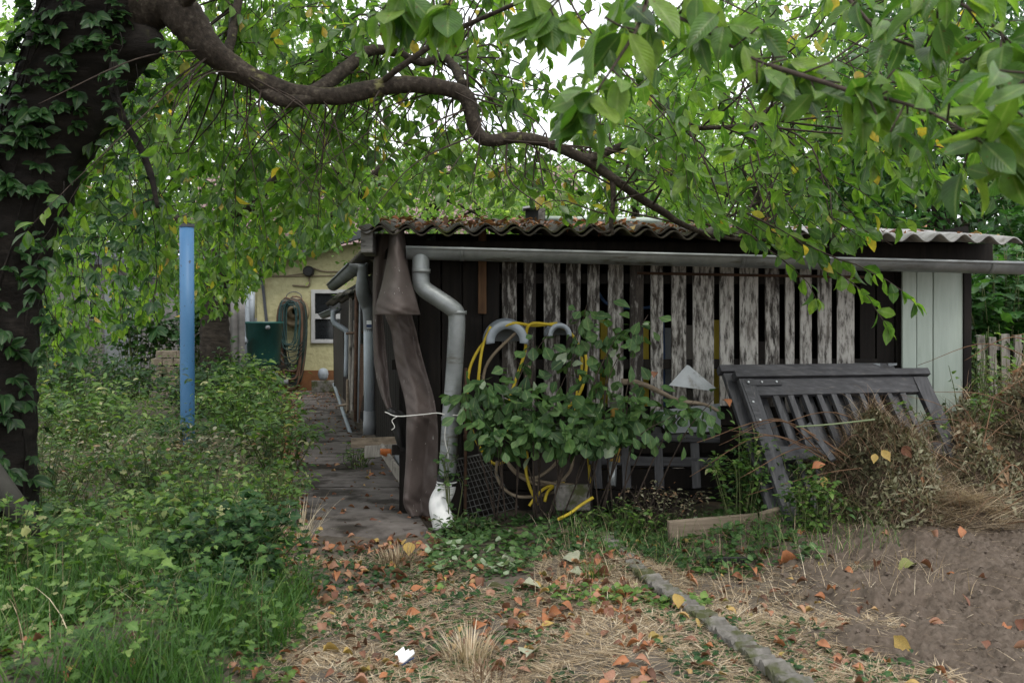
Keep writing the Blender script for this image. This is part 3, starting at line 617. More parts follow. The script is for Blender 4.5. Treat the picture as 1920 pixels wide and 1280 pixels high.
sheet(mb, [(716, 768, 555, 6.80), (722, 772, 590, 6.82), (733, 780, 620, 6.84), (739, 789, 660, 6.84), (746, 800, 700, 6.82), (757, 812, 740, 6.76), (762, 818, 772, 6.70), (762, 821, 800, 6.72), (761, 821, 860, 6.78), (757, 818, 920, 6.80), (757, 812, 945, 6.80), (768, 804, 968, 6.80)], 18, 0, 2.1, .05)
mb.build('main_strip', M['tarp'], tarp, smooth=True, solid=.004)
mb = MB()
sheet(mb, [(731, 757, 430, 6.72), (728, 762, 470, 6.66), (721, 768, 512, 6.58), (713, 776, 545, 6.50), (705, 783, 572, 6.46), (703, 788, 590, 6.47)], 20, 0, 1.0, -.02, .16)
# bottom edge droops at the right corner and rolls under at the left
mb.build('folded_flap', M['tarp'], tarp, smooth=True, solid=.005)
mb = MB()
sheet(mb, [(726, 736, 764, 6.84), (728, 758, 775, 6.80), (735, 760, 800, 6.84), (744, 764, 830, 6.86), (752, 768, 845, 6.88)], 8, 0, 2, .03)
mb.build('lining', M['black'], tarp, smooth=True, solid=.004)
mb = MB()
mb.tube(crv([P(722, 772, 6.70), P(745, 780, 6.62), P(790, 777, 6.60), P(820, 774, 6.60), P(835, 777, 6.56), P(862, 779, 6.55), P(866, 783, 6.6)], 6), .004, 6)
mb.tube(crv([P(745, 780, 6.62), P(735, 788, 6.62), P(740, 800, 6.62), P(734, 806, 6.62)], 5), .003, 5)
mb.tube(crv([P(838, 782, 6.53), P(834, 820, 6.52), P(840, 850, 6.53), P(839, 866, 6.53)], 5), .003, 5)
mb.build('string', M['string'], tarp, smooth=True)

# ------------------------------------------------------------------ lean-to along the path
def Lx(px, y): return (px - 960) / F * y
def wallx(y, off=0): return path_right(y) + off
lean = thing('lean_to', 'narrow dark lean-to with grey gutters running along the path', 'shed', (wallx(9), 9, 0), R(13))
def WS(y, off, z): return np.array([wallx(y, off), y, z])
mb = MB()
ys = np.arange(7.35, 19.6, .22)
for a in ys:
    b = a + .2
    mb.prism([WS(a, .12, 0), WS(b, .12, 0), WS(b, .12, 2.0), WS(a, .12, 2.0)], (.025, 0, 0))
mb.build('wall', M['darkwood'], lean)
mb = MB()
for kk in range(1):
    us = np.arange(8.7, 13.5, .02); A = np.array([[WS(y, o, 2.0 + .13 * (o + .3) + .02 * math.cos(2 * math.pi * y / .13)) for y in us] for o in np.linspace(-.30, .45, 6)])
    mb.grid(A)
mb.build('roof', M['roofdark'], lean, smooth=True, solid=.01)
mb = MB(); g0 = P(671, 494, 9.0); g1 = P(625, 534, 13.0); half_round(mb, g0, g1, .078)
lg = mb.build('gutter', M['pvcdark'], lean, smooth=True, solid=.004)
mb = MB(); dp, dr = pxline([(680, 497, 9.03, 10.5), (680, 520, 9.03, 11), (680, 533, 9.03, 13), (681, 552, 9.04, 13), (689, 572, 9.1, 13), (692, 590, 9.1, 12), (692, 640, 9.1, 9.5)], 6)
mb.tube(dp, dr, 16); ld = mb.build('downpipe', M['pvcdark'], lean, smooth=True)
mb = MB(); mb.tube([P(692, 600, 9.1), P(693, 775, 9.1)], .051, 16); mb.build('pipe_length', M['pvcgrey'], ld, smooth=True)
mb = MB(); mb.tube([P(693, 770, 9.1), P(693, 790, 9.1), P(693, 791, 9.1), P(693, 814, 9.1)], [.056, .056, .06, .06], 16); mb.build('pipe_socket', M['pvcdark'], ld, smooth=True)
mb = MB(); mb.box(P(692, 608, 9.045), (.045, .004, .07)); mb.build('sticker', M['paper'], ld)
mb = MB(); mb.box(P(692, 611, 9.041), (.045, .003, .028)); mb.build('sticker', M['navy'], ld)
# small porch roof with its own gutter further back
mb = MB(); A = np.array([[P(x, y, d) + np.array([0, 0, .015 * math.sin(j * 1.5)]) for j, (x, y, d) in enumerate(zip(np.linspace(612, 664, 14) + i * 7, np.linspace(572, 556, 14) - i * 6, np.full(14, 12 + i * .8)))] for i in range(4)])
mb.grid(A); mb.build('porch_roof', M['roofdark'], lean, smooth=True, solid=.05)
mb = MB(); half_round(mb, P(630, 579, 12), P(607, 589, 12.9), .058); mb.build('porch_gutter', M['pvcdark'], lean, smooth=True, solid=.004)
mb = MB(); dp, dr = pxline([(625, 582, 12, 5), (625, 600, 12, 5), (632, 609, 12, 5), (648, 619, 12, 5), (650, 630, 12, 4.5), (649, 706, 12, 4.5)], 6); mb.tube(dp, dr, 12); mb.build('porch_downpipe', M['pvcgrey'], lean, smooth=True)
mb = MB(); mb.prism([P(625, 600, 14.6), P(643, 612, 12.3), P(643, 747, 12.3), P(627, 720, 14.6)], (.03, 0, 0)); mb.build('door', M['brownsheet'], lean)
mb = MB(); mb.prism([P(624, 596, 14.7), P(626, 596, 14.6), P(628, 724, 14.6), P(626, 724, 14.7)], (.0, .04, 0)); mb.build('door_frame', M['darkwood'], lean)
# boards, bars and mesh leaning along the lean-to
def lean_bar(name, a, b, w, m, lab, cat, rnd=False):
    mb = MB(); A, B = P(*a), P(*b)
    if rnd: mb.tube([A, B], w / 2, 10)
    else: mb.bar(A, B, w, .025, (.97, .22, 0), jit=.003)
    tag(mb.build(name, M[m], None, np.minimum(A, B) if A[2] > B[2] else A, smooth=rnd, bevel=0 if rnd else .003), lab, cat)
lean_bar('board', (657, 560, 11.3), (655, 775, 11.0), .075, 'greywood', 'pale weathered board leaning just right of the small porch downpipe', 'board')
lean_bar('board', (665, 600, 11.0), (659, 770, 10.8), .04, 'greywood', 'thin silvery lath leaning between the boards beside the path', 'board')
lean_bar('metal_bar', (669, 545, 10.4), (667, 790, 10.3), .045, 'rust', 'brown rusty steel bar standing upright among boards beside the path', 'bar', True)
lean_bar('metal_bar', (676, 560, 10.2), (672, 792, 10.1), .028, 'pvcdark', 'thin dark grey rod next to the rusty bar beside the path', 'bar', True)
lean_bar('board', (684, 570, 9.7), (684, 742, 9.6), .06, 'greywood', 'grey board standing directly behind the grey plastic downpipe', 'board')
lean_bar('timber_block', (651, 712, 11.1), (651, 772, 11.0), .11, 'plank', 'short crumbling pale timber post at the base of the lean-to', 'timber')
lean_bar('metal_bar', (651, 625, 11.0), (682, 622, 10.4), .03, 'rust', 'short rusty bracket bar across the leaning boards', 'bar', True)
lean_bar('stick', (633, 761, 11.6), (661, 756, 11.2), .03, 'plank', 'pale broken stick poking out over the path edge', 'stick', True)
mb = MB()
for k in range(14):
    a = P(676 + k * .6, 645 + 0 * k, 10.0 - k * .03); b = P(673 + k * .6, 790 - k * 4, 10.0 - k * .03); mb.tube([a, b], .0025, 4)
for k in range(40):
    y = 645 + k * 3.2; mb.tube([P(676 - k * .06, y, 10.0), P(684 - k * .06, y, 9.58)], .0025, 4)
tag(mb.build('wire_mesh', M['rust'], None, P(676, 790, 9.9)), 'rusty fine wire mesh strip standing behind the grey plastic downpipe', 'wire mesh')
lean_bar('plank', (660, 830, 9.0), (752, 828, 8.7), .09, 'plank', 'mossy plank lying on top beneath the grey plastic downpipe', 'plank')
lean_bar('plank', (685, 846, 8.8), (752, 843, 8.55), .10, 'greywood', 'grey lower plank under the mossy plank beside the tarpaulin', 'plank')
lean_bar('edging_board', (716, 842, 8.5), (758, 905, 7.6), .10, 'greywood', 'weathered edging board lying beside the path near the tarpaulin', 'board')
lean_bar('edging_board', (742, 850, 8.2), (762, 880, 7.7), .16, 'pvcdark', 'dark flat slab lying behind the edging board near the tarpaulin', 'slab')
lean_bar('edging_pipe', (626, 720, 16), (657, 812, 12.4), .05, 'pvcgrey', 'long grey pipe lying along the foot of the lean-to', 'pipe', True)
# orange scoop lying by the edging
mb = MB(); A = np.array([[P(713 + i * 4.2, 846 + i * 2.6 + 5 * math.sin(j * 1.2) - i * .6 * j, 8.25 + .05 * math.cos(j)) for j in range(6)] for i in range(6)])
mb.grid(A); tag(mb.build('trowel', nmat('orange plastic', [(.3, (.42, .12, .03)), (.7, (.55, .17, .045))], rough=.5, bump=0), None, P(722, 862, 8.2), smooth=True, solid=.006), 'small orange plastic scoop lying by the dark slab near the tarpaulin', 'scoop')

# ------------------------------------------------------------------ yellow house at the end of the path
hd = 21.0
house = thing('yellow_house', 'small yellow rendered house with rust red plinth at the end of the path', 'house', P(590, 733, hd))
def HP(px, py, dy=0): return P(px, py, hd) + np.array([0, dy, 0])
mb = MB(); mb.prism([HP(482, 735), HP(760, 735), HP(760, 440), HP(600, 468), HP(482, 502)], (0, 6, 0)); mb.build('wall', M['render'], house)
mb = MB(); z0 = HP(0, 735)[2]; mb.box(((HP(480, 0)[0] + HP(762, 0)[0]) / 2, hd - .02, (z0 + HP(0, 694)[2]) / 2), (HP(762, 0)[0] - HP(480, 0)[0], .04, HP(0, 694)[2] - z0)); mb.build('plinth', M['plinth'], house)
mb = MB(); mb.prism([P(466, 504, 20.55), P(700, 440, 20.55), P(700, 424, 20.55), P(466, 490, 20.55)], (0, 7, .9)); mb.build('roof', M['fascia'], house)
mb = MB()
def ring(mb, x0, y0, x1, y1, t, dy, th):
    for a, b, c, d in ((x0, y0, x1, y0 + t), (x0, y1 - t, x1, y1), (x0, y0 + t, x0 + t, y1 - t), (x1 - t, y0 + t, x1, y1 - t)):
        A, B = HP(a, b, dy), HP(c, d, dy); mb.box((A + B) / 2, (abs(B[0] - A[0]), th, abs(A[2] - B[2])))
ring(mb, 584, 543, 655, 643, 7, -.02, .06); A, B = HP(591, 588, -.02), HP(648, 598, -.02); mb.box((A + B) / 2, (B[0] - A[0], .055, A[2] - B[2]))
wf = mb.build('window', M['paintwhite'], house, bevel=.004)
for y0, y1 in ((550, 588), (598, 636)):
    mb = MB(); A, B = HP(591, y0, -.004), HP(648, y1, -.004); mb.box((A + B) / 2, (B[0] - A[0], .01, A[2] - B[2])); mb.build('pane', M['glass'], wf)
mb = MB(); mb.tube([HP(580, 509, -.02), HP(580, 509, -.12), HP(580, 509, -.15)], [.115, .115, .09], 20); mb.build('junction_box', M['black'], house, smooth=False)
mb = MB()
mb.tube(crv([HP(486, 512, -.03), HP(530, 517, -.03), HP(575, 512, -.03)], 6), .012, 6); mb.tube(crv([HP(588, 503, -.03), HP(610, 509, -.03), HP(660, 509, -.03)], 6), .016, 6)
mb.tube([HP(486, 519, -.03), HP(660, 516, -.03)], .012, 6)
mb.tube([HP(580, 518, -.03), HP(581, 533, -.03), HP(578, 537, -.03), HP(549, 535, -.03)], .018, 6); mb.build('cable', M['tanhose'], house, smooth=True)
mb = MB(); mb.prism([HP(488, 512, -.03), HP(493, 512, -.03), HP(503, 604, -.03), HP(498, 604, -.03)], (0, .08, 0)); mb.build('corner_board', M['fascia'], house)
mb = MB(); mb.prism([P(440, 735, 22.5), P(500, 735, 22.5), P(500, 500, 22.5), P(440, 500, 22.5)], (0, .2, 0)); mb.build('annex_wall', M['render'], house)
mb = MB(); c = P(480, 603, 22.4); mb.box(c, (.62, .08, .16)); c = P(485, 560, 22.42); mb.box(c, (.05, .06, .9)); mb.build('annex_window', M['paintwhite'], house, bevel=.004)
# tiled house further back
h2 = thing('tiled_house', 'house with a faded pink tiled roof behind the trees', 'house', (-5, 31, 0))
mb = MB(); mb.box((-4.2, 34, 1.9), (12, 6, 3.8)); mb.build('wall', M['greywall'], h2)
rm = MB(); rm.prism([(-10.6, 30.6, 3.7), (-10.6, 37.4, 3.7), (-10.6, 34, 6.9)], (12.8, 0, 0)); rm.build('roof', M['tile'], h2)
# concrete panel, left garden wall, bricks
mb = MB(); ys = np.linspace(0, 1, 24)
A = np.array([[P(428 + 30 * s, y, 18.4) + np.array([0, .03 * math.sin(s * 14), 0]) for s in ys] for y in (560, 600, 640, 693, 750)])
mb.grid(A); tag(mb.build('corrugated_panel', M['greywall'], None, P(441, 747, 18.4), smooth=True, solid=.03), 'pale upright corrugated panel between old tree and green barrel', 'panel')
gl = thing('garden_house', 'pale grey garden house half hidden by leaves behind the left trees', 'garden house', P(210, 740, 19.8))
mb = MB(); mb.prism([P(40, 745, 19.8), P(345, 745, 19.8), P(345, 490, 19.8), P(40, 480, 19.8)], (0, 3, 0)); mb.build('wall', M['greywall'], gl)
mb = MB(); mb.prism([P(30, 492, 19.5), P(355, 500, 19.5), P(355, 486, 19.5), P(30, 474, 19.5)], (0, 3.6, .3)); mb.build('roof', M['fascia'], gl)
for a, b, c, d in ((168, 556, 186, 600), (60, 560, 95, 650)):
    mb = MB(); A, B = P(a, b, 19.77), P(c, d, 19.77); mb.box((A + B) / 2, (B[0] - A[0], .05, A[2] - B[2])); w_ = mb.build('window', M['paintwhite'], gl)
    mb = MB(); mb.box((A + B) / 2 - np.array([0, .03, 0]), ((B[0] - A[0]) * .8, .02, (A[2] - B[2]) * .86)); mb.build('pane', M['glass'], w_)
mb = MB(); mb.prism([P(196, 745, 19.7), P(262, 745, 19.7), P(262, 535, 19.7), P(196, 535, 19.7)], (0, .08, 0)); mb.build('door', M['greysheet'], gl)
mb = MB()
for r_ in range(5):
    for k in range(3):
        c = P(290 + 17 + k * 20 - (r_ % 2) * 8, 720 - r_ * 14, 16.0); mb.box(c + rng.normal(0, .006, 3), (.165, .25, .108), None, .5, .004)
tag(mb.build('brick_wall', M['brick'], None, P(310, 727, 16), bevel=.006), 'low mossy pile of grey bricks left of the blue pole', 'brick wall')

# green rain barrel on its stand, pipe
bar = thing('rain_barrel', 'dark green plastic rain barrel standing on a wooden stand', 'barrel', P(495, 684, 19.8))
c = P(495, 684, 19.8); s_ = 19.8 / F
mb = MB(); mb.lathe(c, [(0, 0), (28 * s_, 0), (29 * s_, .02), (34 * s_, 76 * s_), (36 * s_, 77 * s_), (36 * s_, 81 * s_), (33 * s_, 81 * s_), (32 * s_, 74 * s_), (27 * s_, .05), (0, .04)], 32); mb.build('body', M['green'], bar, smooth=True)
mb = MB(); p = P(511, 614, 19.8); mb.tube([p - [0, .33, 0], p - [0, .42, 0]], .04, 12); mb.build('overflow_spout', M['greysheet'], bar, smooth=True)
st = thing('barrel_stand', 'dark wooden stand under the green rain barrel', 'stand', P(495, 732, 19.8))
mb = MB(); c = P(497, 688, 19.8); mb.box(c, (.74, .7, .06)); mb.build('top', M['darkwood'], st)
for dx in (-.27, .2):
    mb = MB(); c = P(497, 711, 19.8); mb.box(c + np.array([dx, -.2, 0]), (.16, .2, .44)); mb.build('leg', M['darkwood'], st)
mb = MB(); mb.tube(crv([P(428, 655, 19.4), P(445, 645, 19.4), P(462, 636, 19.4)], 4), .06, 12); mb.tube([P(452, 641, 19.4), P(462, 636, 19.4)], .075, 12)
tag(mb.build('overflow_pipe', M['pvcgrey'], None, P(445, 645, 19.4), smooth=True), 'short grey pipe slanting up to the green barrel', 'pipe')
mb = MB(); mb.tube([P(463, 505, 20.2), P(464, 600, 20.2), P(463, 735, 20.2)], .05, 10); mb.tube([P(473, 540, 20.6), P(472, 604, 20.4)], .06, 10)
tag(mb.build('downpipe', M['pvcgrey'], None, P(463, 735, 20.2), smooth=True), 'grey downpipe running behind the green rain barrel', 'pipe')
mb = MB(); mb.tube(crv([P(514, 690, 19.6), P(517, 705, 19.5), P(528, 716, 19.5), P(540, 716, 19.5)], 5), .06, 10); tag(mb.build('drain_hose', M['pvcdark'], None, P(525, 716, 19.5), smooth=True), 'dark drain pipe bending to the ground under the green barrel', 'pipe')
# hose reel and hose bundles on the house wall
rl = thing('hose_reel', 'round tan hose reel mounted on the yellow wall', 'hose reel', HP(553, 585, -.1))
mb = MB(); c = HP(553, 585, 0)
Mx = Matrix.Rotation(R(90), 4, 'X')
mb.lathe(c, [(0, 0), (.05, 0), (.06, .10), (.14, .10), (.16, .05), (.21, .05), (.23, .15), (.30, .16), (.31, .10), (.31, 0)], 28, Mx); mb.build('disc', M['reel'], rl, smooth=True)
mb = MB(); mb.tube(crv([HP(538, 562, -.08), HP(541, 552, -.1), HP(553, 547, -.1), HP(565, 552, -.1), HP(568, 562, -.08)], 5), .012, 6); mb.build('hoop', M['wire'], rl, smooth=True)
def hose_spiral(name, m, lab, turns, xw, top, bot, seed, r=.014, dy=-.2):
    g = np.random.default_rng(seed); pts = []
    for k in range(turns):
        w0 = xw * g.uniform(.72, 1.1); b0 = bot + g.uniform(-34, 8); t0 = top + g.uniform(-4, 10); dd = dy - g.uniform(0, .13); cx = 553 + g.uniform(-5, 5)
        for a in np.linspace(0, 2 * math.pi, 26, endpoint=False):
            yy = (t0 + b0) / 2 - (b0 - t0) / 2 * math.cos(a); s = math.sin(a); hw = w0 * (abs(s) ** .45) * (1 if s > 0 else -1) * (.86 + .14 * math.cos(a))
            pts.append(HP(cx + hw, yy, dd))
    mb = MB(); mb.tube(crv(pts, 2), r, 6); tag(mb.build(name, M[m], None, HP(553, 710, dy), smooth=True), lab, 'hose', 'hoses hung on the wall reel')
hose_spiral('garden_hose', 'darkhose', 'thick bundle of dark green hose loops over the wall reel', 16, 25, 562, 716, 1, .016)
hose_spiral('garden_hose', 'redhose', 'reddish brown hose looped over the wall reel among darker hoses', 9, 26, 560, 722, 2, .017, -.25)
hose_spiral('garden_hose', 'tealhose', 'thin teal hose with short loops over the wall reel', 5, 20, 566, 668, 3, .011, -.33)
mb = MB()
for k in range(4):
    mb.tube(crv([HP(528, 625 + k * 12, -.36), HP(540, 640 + k * 13, -.4), HP(556, 650 + k * 9, -.4), HP(575, 640 + k * 6, -.38), HP(583, 618, -.36)], 6), .010, 6)
tag(mb.build('cable', M['darkhose'], None, HP(555, 660, -.36), smooth=True), 'dark cable looping across the hoses on the wall reel', 'cable')
mb = MB(); mb.lathe(P(606, 712, 20.4), [(0, -.0), (.06, 0), (.09, .04), (.11, .12), (.09, .2), (.05, .235), (0, .245)], 20); tag(mb.build('ball', M['pvcgrey'], None, P(606, 713, 20.4), smooth=True), 'pale grey ball resting on a block by the house wall', 'ball')
mb = MB(); mb.box(P(610, 724, 20.45), (.5, .3, .22), None, .5, .01); tag(mb.build('stone_block', M['concrete'], None, P(610, 732, 20.45), bevel=.012), 'rough stone block under the grey ball by the house', 'block')

# blue pole
pole = thing('blue_pole', 'tall blue painted steel pole standing in the overgrown bed', 'pole', P(352, 850, 10.4))
mb = MB(); a, b = P(350, 424, 10.5), P(352, 852, 10.4); mb.tube([b - [0, 0, .2], b, (a + b) / 2, a], 13.2 / F * 10.45, 28); mb.build('shaft', M['blue'], pole, smooth=True)
mb = MB(); mb.tube([a - [0, 0, .012], a + [0, 0, .022]], 14.2 / F * 10.5, 28); mb.build('cap', M['fascia'], pole)
# metal pipe leaning by the trunk
mb = MB(); a, b = P(-120, 740, 4.9), P(90, 1035, 5.05); mb.tube([a, b], .058, 20); tag(mb.build('metal_pipe', nmat('old grey pipe', [(.3, (.035, .033, .028)), (.7, (.065, .062, .053))], (5, 5, 5), bump=.1), None, b, smooth=True), 'dull grey pipe leaning against the foot of the ivy-clad trunk', 'pipe')
#@@YARD
# ------------------------------------------------------------------ YARD: things against the shed front
def hanger(px, py, r_px, tint, lab, sticker):
    u, z = S(px, py, .30); r = r_px / F * 6.9
    t = thing('hose_hanger', lab, 'hose hanger', SW(u, .39, z - r))
    ang = np.linspace(-.12, math.pi + .12, 24)
    mb = MB(); A = np.array([[SW(u + rr * math.cos(a), v, z - r + rr * math.sin(a)) for a in ang] for v, rr in ((.17, r * .60), (.155, r * .92), (.165, r * .98), (.19, r), (.36, r * .96), (.37, r * 1.12))])
    mb.grid(A); mb.build('saddle', M['pvcgrey'], t, smooth=True, solid=.004)
    mb = MB(); mb.prism([SW(u + r * 1.12 * math.cos(a), .372, z - r + r * 1.12 * math.sin(a)) for a in np.linspace(0, math.pi, 20)], SW(0, .008, 0) - SW(0, 0, 0)); mb.build('back_plate', M['greysheet'], t)
    if sticker:
        mb = MB(); a0, a1 = math.pi * .47, math.pi * .55
        mb.grid(np.array([[SW(u + (r + .004) * math.cos(a), v, z - r + (r + .004) * math.sin(a)) for a in np.linspace(a0, a1, 4)] for v in (.175, .26)])); mb.build('sticker', M['paper'], t)
hanger(949, 601, 39, 1, 'large grey hose hanger on the dark boards with yellow hose over it', True)
hanger(1046, 606, 22, 0, 'smaller grey hose hanger half hidden by the shrub leaves', False)
def hose(name, strands, m, r, lab, v=.24):
    mb = MB()
    for st in strands:
        mb.tube(crv([SP(p[0], p[1], p[2] if len(p) > 2 else v) for p in st], 7), r, 8)
    c = SP(strands[0][-1][0], strands[0][-1][1], v)
    tag(mb.build(name, M[m], None, c, smooth=True), lab, 'hose')
hose('yellow_hose', [
    [(1045, 606, .22), (1000, 610, .2), (962, 606, .16), (930, 622, .2), (905, 645), (890, 668), (879, 700), (876, 760), (890, 820), (930, 870), (985, 835, .16), (1030, 828, .15), (1068, 800, .18), (1080, 740), (1091, 690), (1086, 650), (1062, 618), (1020, 607, .2), (990, 612, .18), (984, 660), (966, 715), (952, 760), (950, 800), (975, 826), (988, 850, .1), (986, 880, .06), (994, 915, .02), (1010, 945, -.05)],
    [(992, 948, -.06), (1004, 932, -.05), (1020, 916, -.02), (1040, 908, 0), (1058, 906, .04)], [(1021, 940, -.05), (1027, 922, -.03), (1040, 911, 0), (1052, 909, .03)],
    [(920, 612, .18), (905, 650, .2), (898, 700, .2), (896, 740, .22)], [(1096, 650, .2), (1099, 690, .2), (1088, 735, .2), (1060, 770, .2)],
    [(1101, 835, .2), (1104, 870, .18), (1106, 905, .15)], [(1045, 974, -.25), (1068, 962, -.25), (1090, 946, -.22), (1112, 932, -.2)]], 'yellowhose', .0105, 'bright yellow garden hose looped over the grey hangers and trailing to the ground')
hose('tan_hose', [
    [(932, 865, .2), (931, 890, .12), (944, 915, .05), (970, 930, 0), (1003, 930, 0), (1040, 922, .02)],
    [(975, 615, .2), (910, 690, .25), (915, 790, .25), (955, 870, .2), (990, 895, .1), (1030, 905, 0), (1075, 909, -.05)],
    [(1055, 835, .2), (1040, 870, .1), (1010, 893, .08), (985, 896, .1)], [(1076, 845, .2), (1070, 880, .1), (1050, 905, .05)], [(940, 845, .2), (965, 885, .1), (1010, 908, .06), (1060, 900, .1)],
    [(994, 680, .22), (980, 740, .24), (972, 800, .24)]], 'tanhose', .011, 'tan and grey hose hanging in low loops under the shrub')
mb = MB(); a, b = SP(874, 690, .12), SP(872, 966, -.02); mb.tube([a, b], .011, 10); mb.tube([SP(873, 815, .04), SP(873, 825, .04)], .017, 10)
tag(mb.build('iron_post', M['rust'], None, b, smooth=True), 'thin rusty iron post standing just right of the downpipe', 'post')
mb = MB(); Cn = [SP(852, 862, .05), SP(908, 850, .1), SP(972, 950, .1), SP(880, 975, .0)]
for k in range(11):
    s = k / 10; mb.tube([Cn[0] * (1 - s) + Cn[1] * s, Cn[3] * (1 - s) + Cn[2] * s], .0022, 4); mb.tube([Cn[0] * (1 - s) + Cn[3] * s, Cn[1] * (1 - s) + Cn[2] * s], .0022, 4)
mb.tube([Cn[0], Cn[1]], .006, 6); tag(mb.build('wire_mesh', M['wire'], None, Cn[3]), 'square wire mesh panel leaning behind the rusty post', 'wire mesh')
mb = MB(); A, B = SP(1000, 835, .3), SP(1108, 965, .3); mb.box((A + B) / 2, (.42, .02, .62)); tag(mb.build('sheet', M['brownsheet'], None, B, bevel=.003), 'dark brown sheet standing behind the lower hose loops', 'sheet')
c = SP(1076, 935, -.1); mb = MB(); mb.box(c + np.array([0, .05, .01]), (.22, .16, .16), None, .5, .012); tag(mb.build('concrete_block', M['concrete'], None, c - [0, 0, .08], bevel=.012), 'broken mossy concrete block below the hoses', 'block')
mb = MB(); mb.bar(SP(1155, 765, .16), SP(1153, 865, .1), .075, .03, (0, 1, 0), jit=.003); tag(mb.build('wood_post', nmat('ochre painted wood', [(.3, (.22, .13, .03)), (.7, (.36, .23, .05))], (20, 20, 4)), None, SP(1154, 865, .1), bevel=.004), 'ochre painted post stub standing beneath the shrub leaves', 'post')
mb = MB(); mb.tube([SP(1149, 866, .05), SP(1147, 910, .0)], .028, 14); tag(mb.build('pipe_stub', M['zinc'], None, SP(1147, 910, .0), smooth=True), 'short pale pipe stub below the ochre post', 'pipe')
# low dark pallet between shrub and gates
plt = thing('pallet', 'dark weathered pallet leaning low against the shed behind the shrub', 'pallet', SP(1240, 950, .05))
for y0, y1 in ((808, 826), (852, 872)):
    mb = MB(); a, b = SP(1105, (y0 + y1) / 2, .10), SP(1350, (y0 + y1) / 2 + 6, .10); mb.bar(a, b, .02, .06, (0, 0, 1), jit=.003); mb.build('rail', M['gate'], plt, bevel=.003)
for px in (1116, 1170, 1232, 1300):
    mb = MB(); mb.bar(SP(px, 800, .13), SP(px + 6, 915, .07), .06, .018, (0, 1, 0), jit=.003); mb.build('slat', M['gateslat'], plt, bevel=.003)
mb = MB(); p = [SP(1254, 722, .22), SP(1288, 684, .26), SP(1292, 685, .26), SP(1342, 727, .24), SP(1330, 732, .23)]; mb.prism(p, (0, .006, 0)); tag(mb.build('metal_sheet', M['sheet'], None, SP(1300, 760, .2)), 'pale grey pointed sheet metal offcut above the other grey sheet', 'metal sheet')
mb = MB(); p = [SP(1225, 770, .12), SP(1350, 756, .16), SP(1352, 808, .1), SP(1250, 812, .08)]; mb.prism(p, (0, .006, 0)); tag(mb.build('metal_sheet', M['greysheet'], None, SP(1300, 812, .1)), 'darker grey sheet lying lower behind the shrub branch tip', 'metal sheet')
mb = MB(); mb.tube(crv([SP(1165, 716, .12), SP(1190, 716, .1), SP(1225, 728, .06), (SP(1270, 750, .02)), SP(1320, 758, 0), SP(1350, 772, -.05)], 6), np.linspace(.022, .010, 31), 9, rough=.15); tag(mb.build('dead_branch', M['plank'], None, SP(1260, 760, 0), smooth=True), 'pale dead branch lying across in front of the grey sheets', 'branch')

# ------------------------------------------------------------------ two dark gates leaning against the shed
def gate(name, lab, tl, tr, dn, hgt, slats, strap):
    """tl, tr top corners; dn unit vector down the slope"""
    a = unit(tr - tl); nrm = unit(np.cross(a, dn)); W = np.linalg.norm(tr - tl)
    if nrm[1] > 0: nrm = -nrm
    t = thing(name, lab, 'gate', tl + a * W / 2 + dn * hgt)
    def pt(s, h, o=0): return tl + a * s + dn * h + nrm * o
    mb = MB(); mb.bar(pt(-.03, .0, .01), pt(W + .03, .0, .01), .05, .065, nrm, jit=.002); mb.build('cap_rail', M['gate'], t, bevel=.004)
    mb = MB(); mb.bar(pt(.10, .095), pt(W - .10, .095), .13, .035, nrm, jit=.002); mb.build('top_rail', M['gate'], t, bevel=.004)
    for s in (.05, W - .05):
        mb = MB(); mb.bar(pt(s, .03, .004), pt(s, hgt, .004), .115, .04, nrm, jit=.002); mb.build('stile', M['gateslat'], t, bevel=.004)
    mb = MB(); mb.bar(pt(.11, hgt - .62), pt(W - .11, hgt - .62), .10, .035, nrm, jit=.002); mb.build('bottom_rail', M['gate'], t, bevel=.004)
    for k in range(slats):
        s = .18 + (W - .36) * (k + .5) / slats; mb = MB(); mb.bar(pt(s, .14, -.008), pt(s, hgt - .2, -.008), .043, .032, nrm, jit=.002); mb.build('slat', M['gateslat'], t, bevel=.003)
    if strap:
        st = MB(); st.bar(pt(.03, .065, .026), pt(.30, .065, .026), .045, .006, nrm); st.bar(pt(.03, .06, .026), pt(.04, .42, .026), .05, .006, nrm)
        h = st.build('strap_hinge', M['gate'], t, bevel=.002)
        for s, q in ((.05, .065), (.15, .065), (.26, .065), (.035, .22), (.04, .36)):
            b = MB(); b.tube([pt(s, q, .027), pt(s, q, .036)], .008, 8); b.build('bolt', M['zinc'], h)
YAW, LEAN = R(15.4), R(36)
dn = np.array([math.sin(LEAN) * math.sin(YAW), -math.sin(LEAN) * math.cos(YAW), -math.cos(LEAN)])
tl = P(1382, 706, 6.72); tr = P(1730, 698, 7.10); tr[2] = tl[2]
gate('wooden_gate', 'front dark grey slatted wooden gate with bolted strap leaning against the shed', tl, tr, dn, 1.22, 10, True)
tl = P(1354, 696, 6.83); tr = P(1664, 690, 7.12); tr[2] = tl[2]
gate('wooden_gate', 'rear dark grey gate mostly hidden behind the bolted front gate', tl, tr, dn, 1.22, 8, False)
for px, w_ in ((1625, .17), (1672, .07)):
    mb = MB(); mb.box(SP(px, 683, .3), (w_, .05, .02), SM.inverted() @ SM, .5, .003); tag(mb.build('board_end', M['greysheet'], None, SP(px, 688, .3)), 'small pale board end resting above the rear gate' if w_ < .1 else 'longer pale board end resting above the rear gate', 'board')
mb = MB(); mb.bar(P(1512, 795, 6.36), P(1562, 862, 6.2), .045, .02, (0, -1, .3), jit=.004); tag(mb.build('broken_slat', M['gateslat'], None, P(1562, 862, 6.2), bevel=.003), 'broken dark slat slanting across the front gate', 'board')

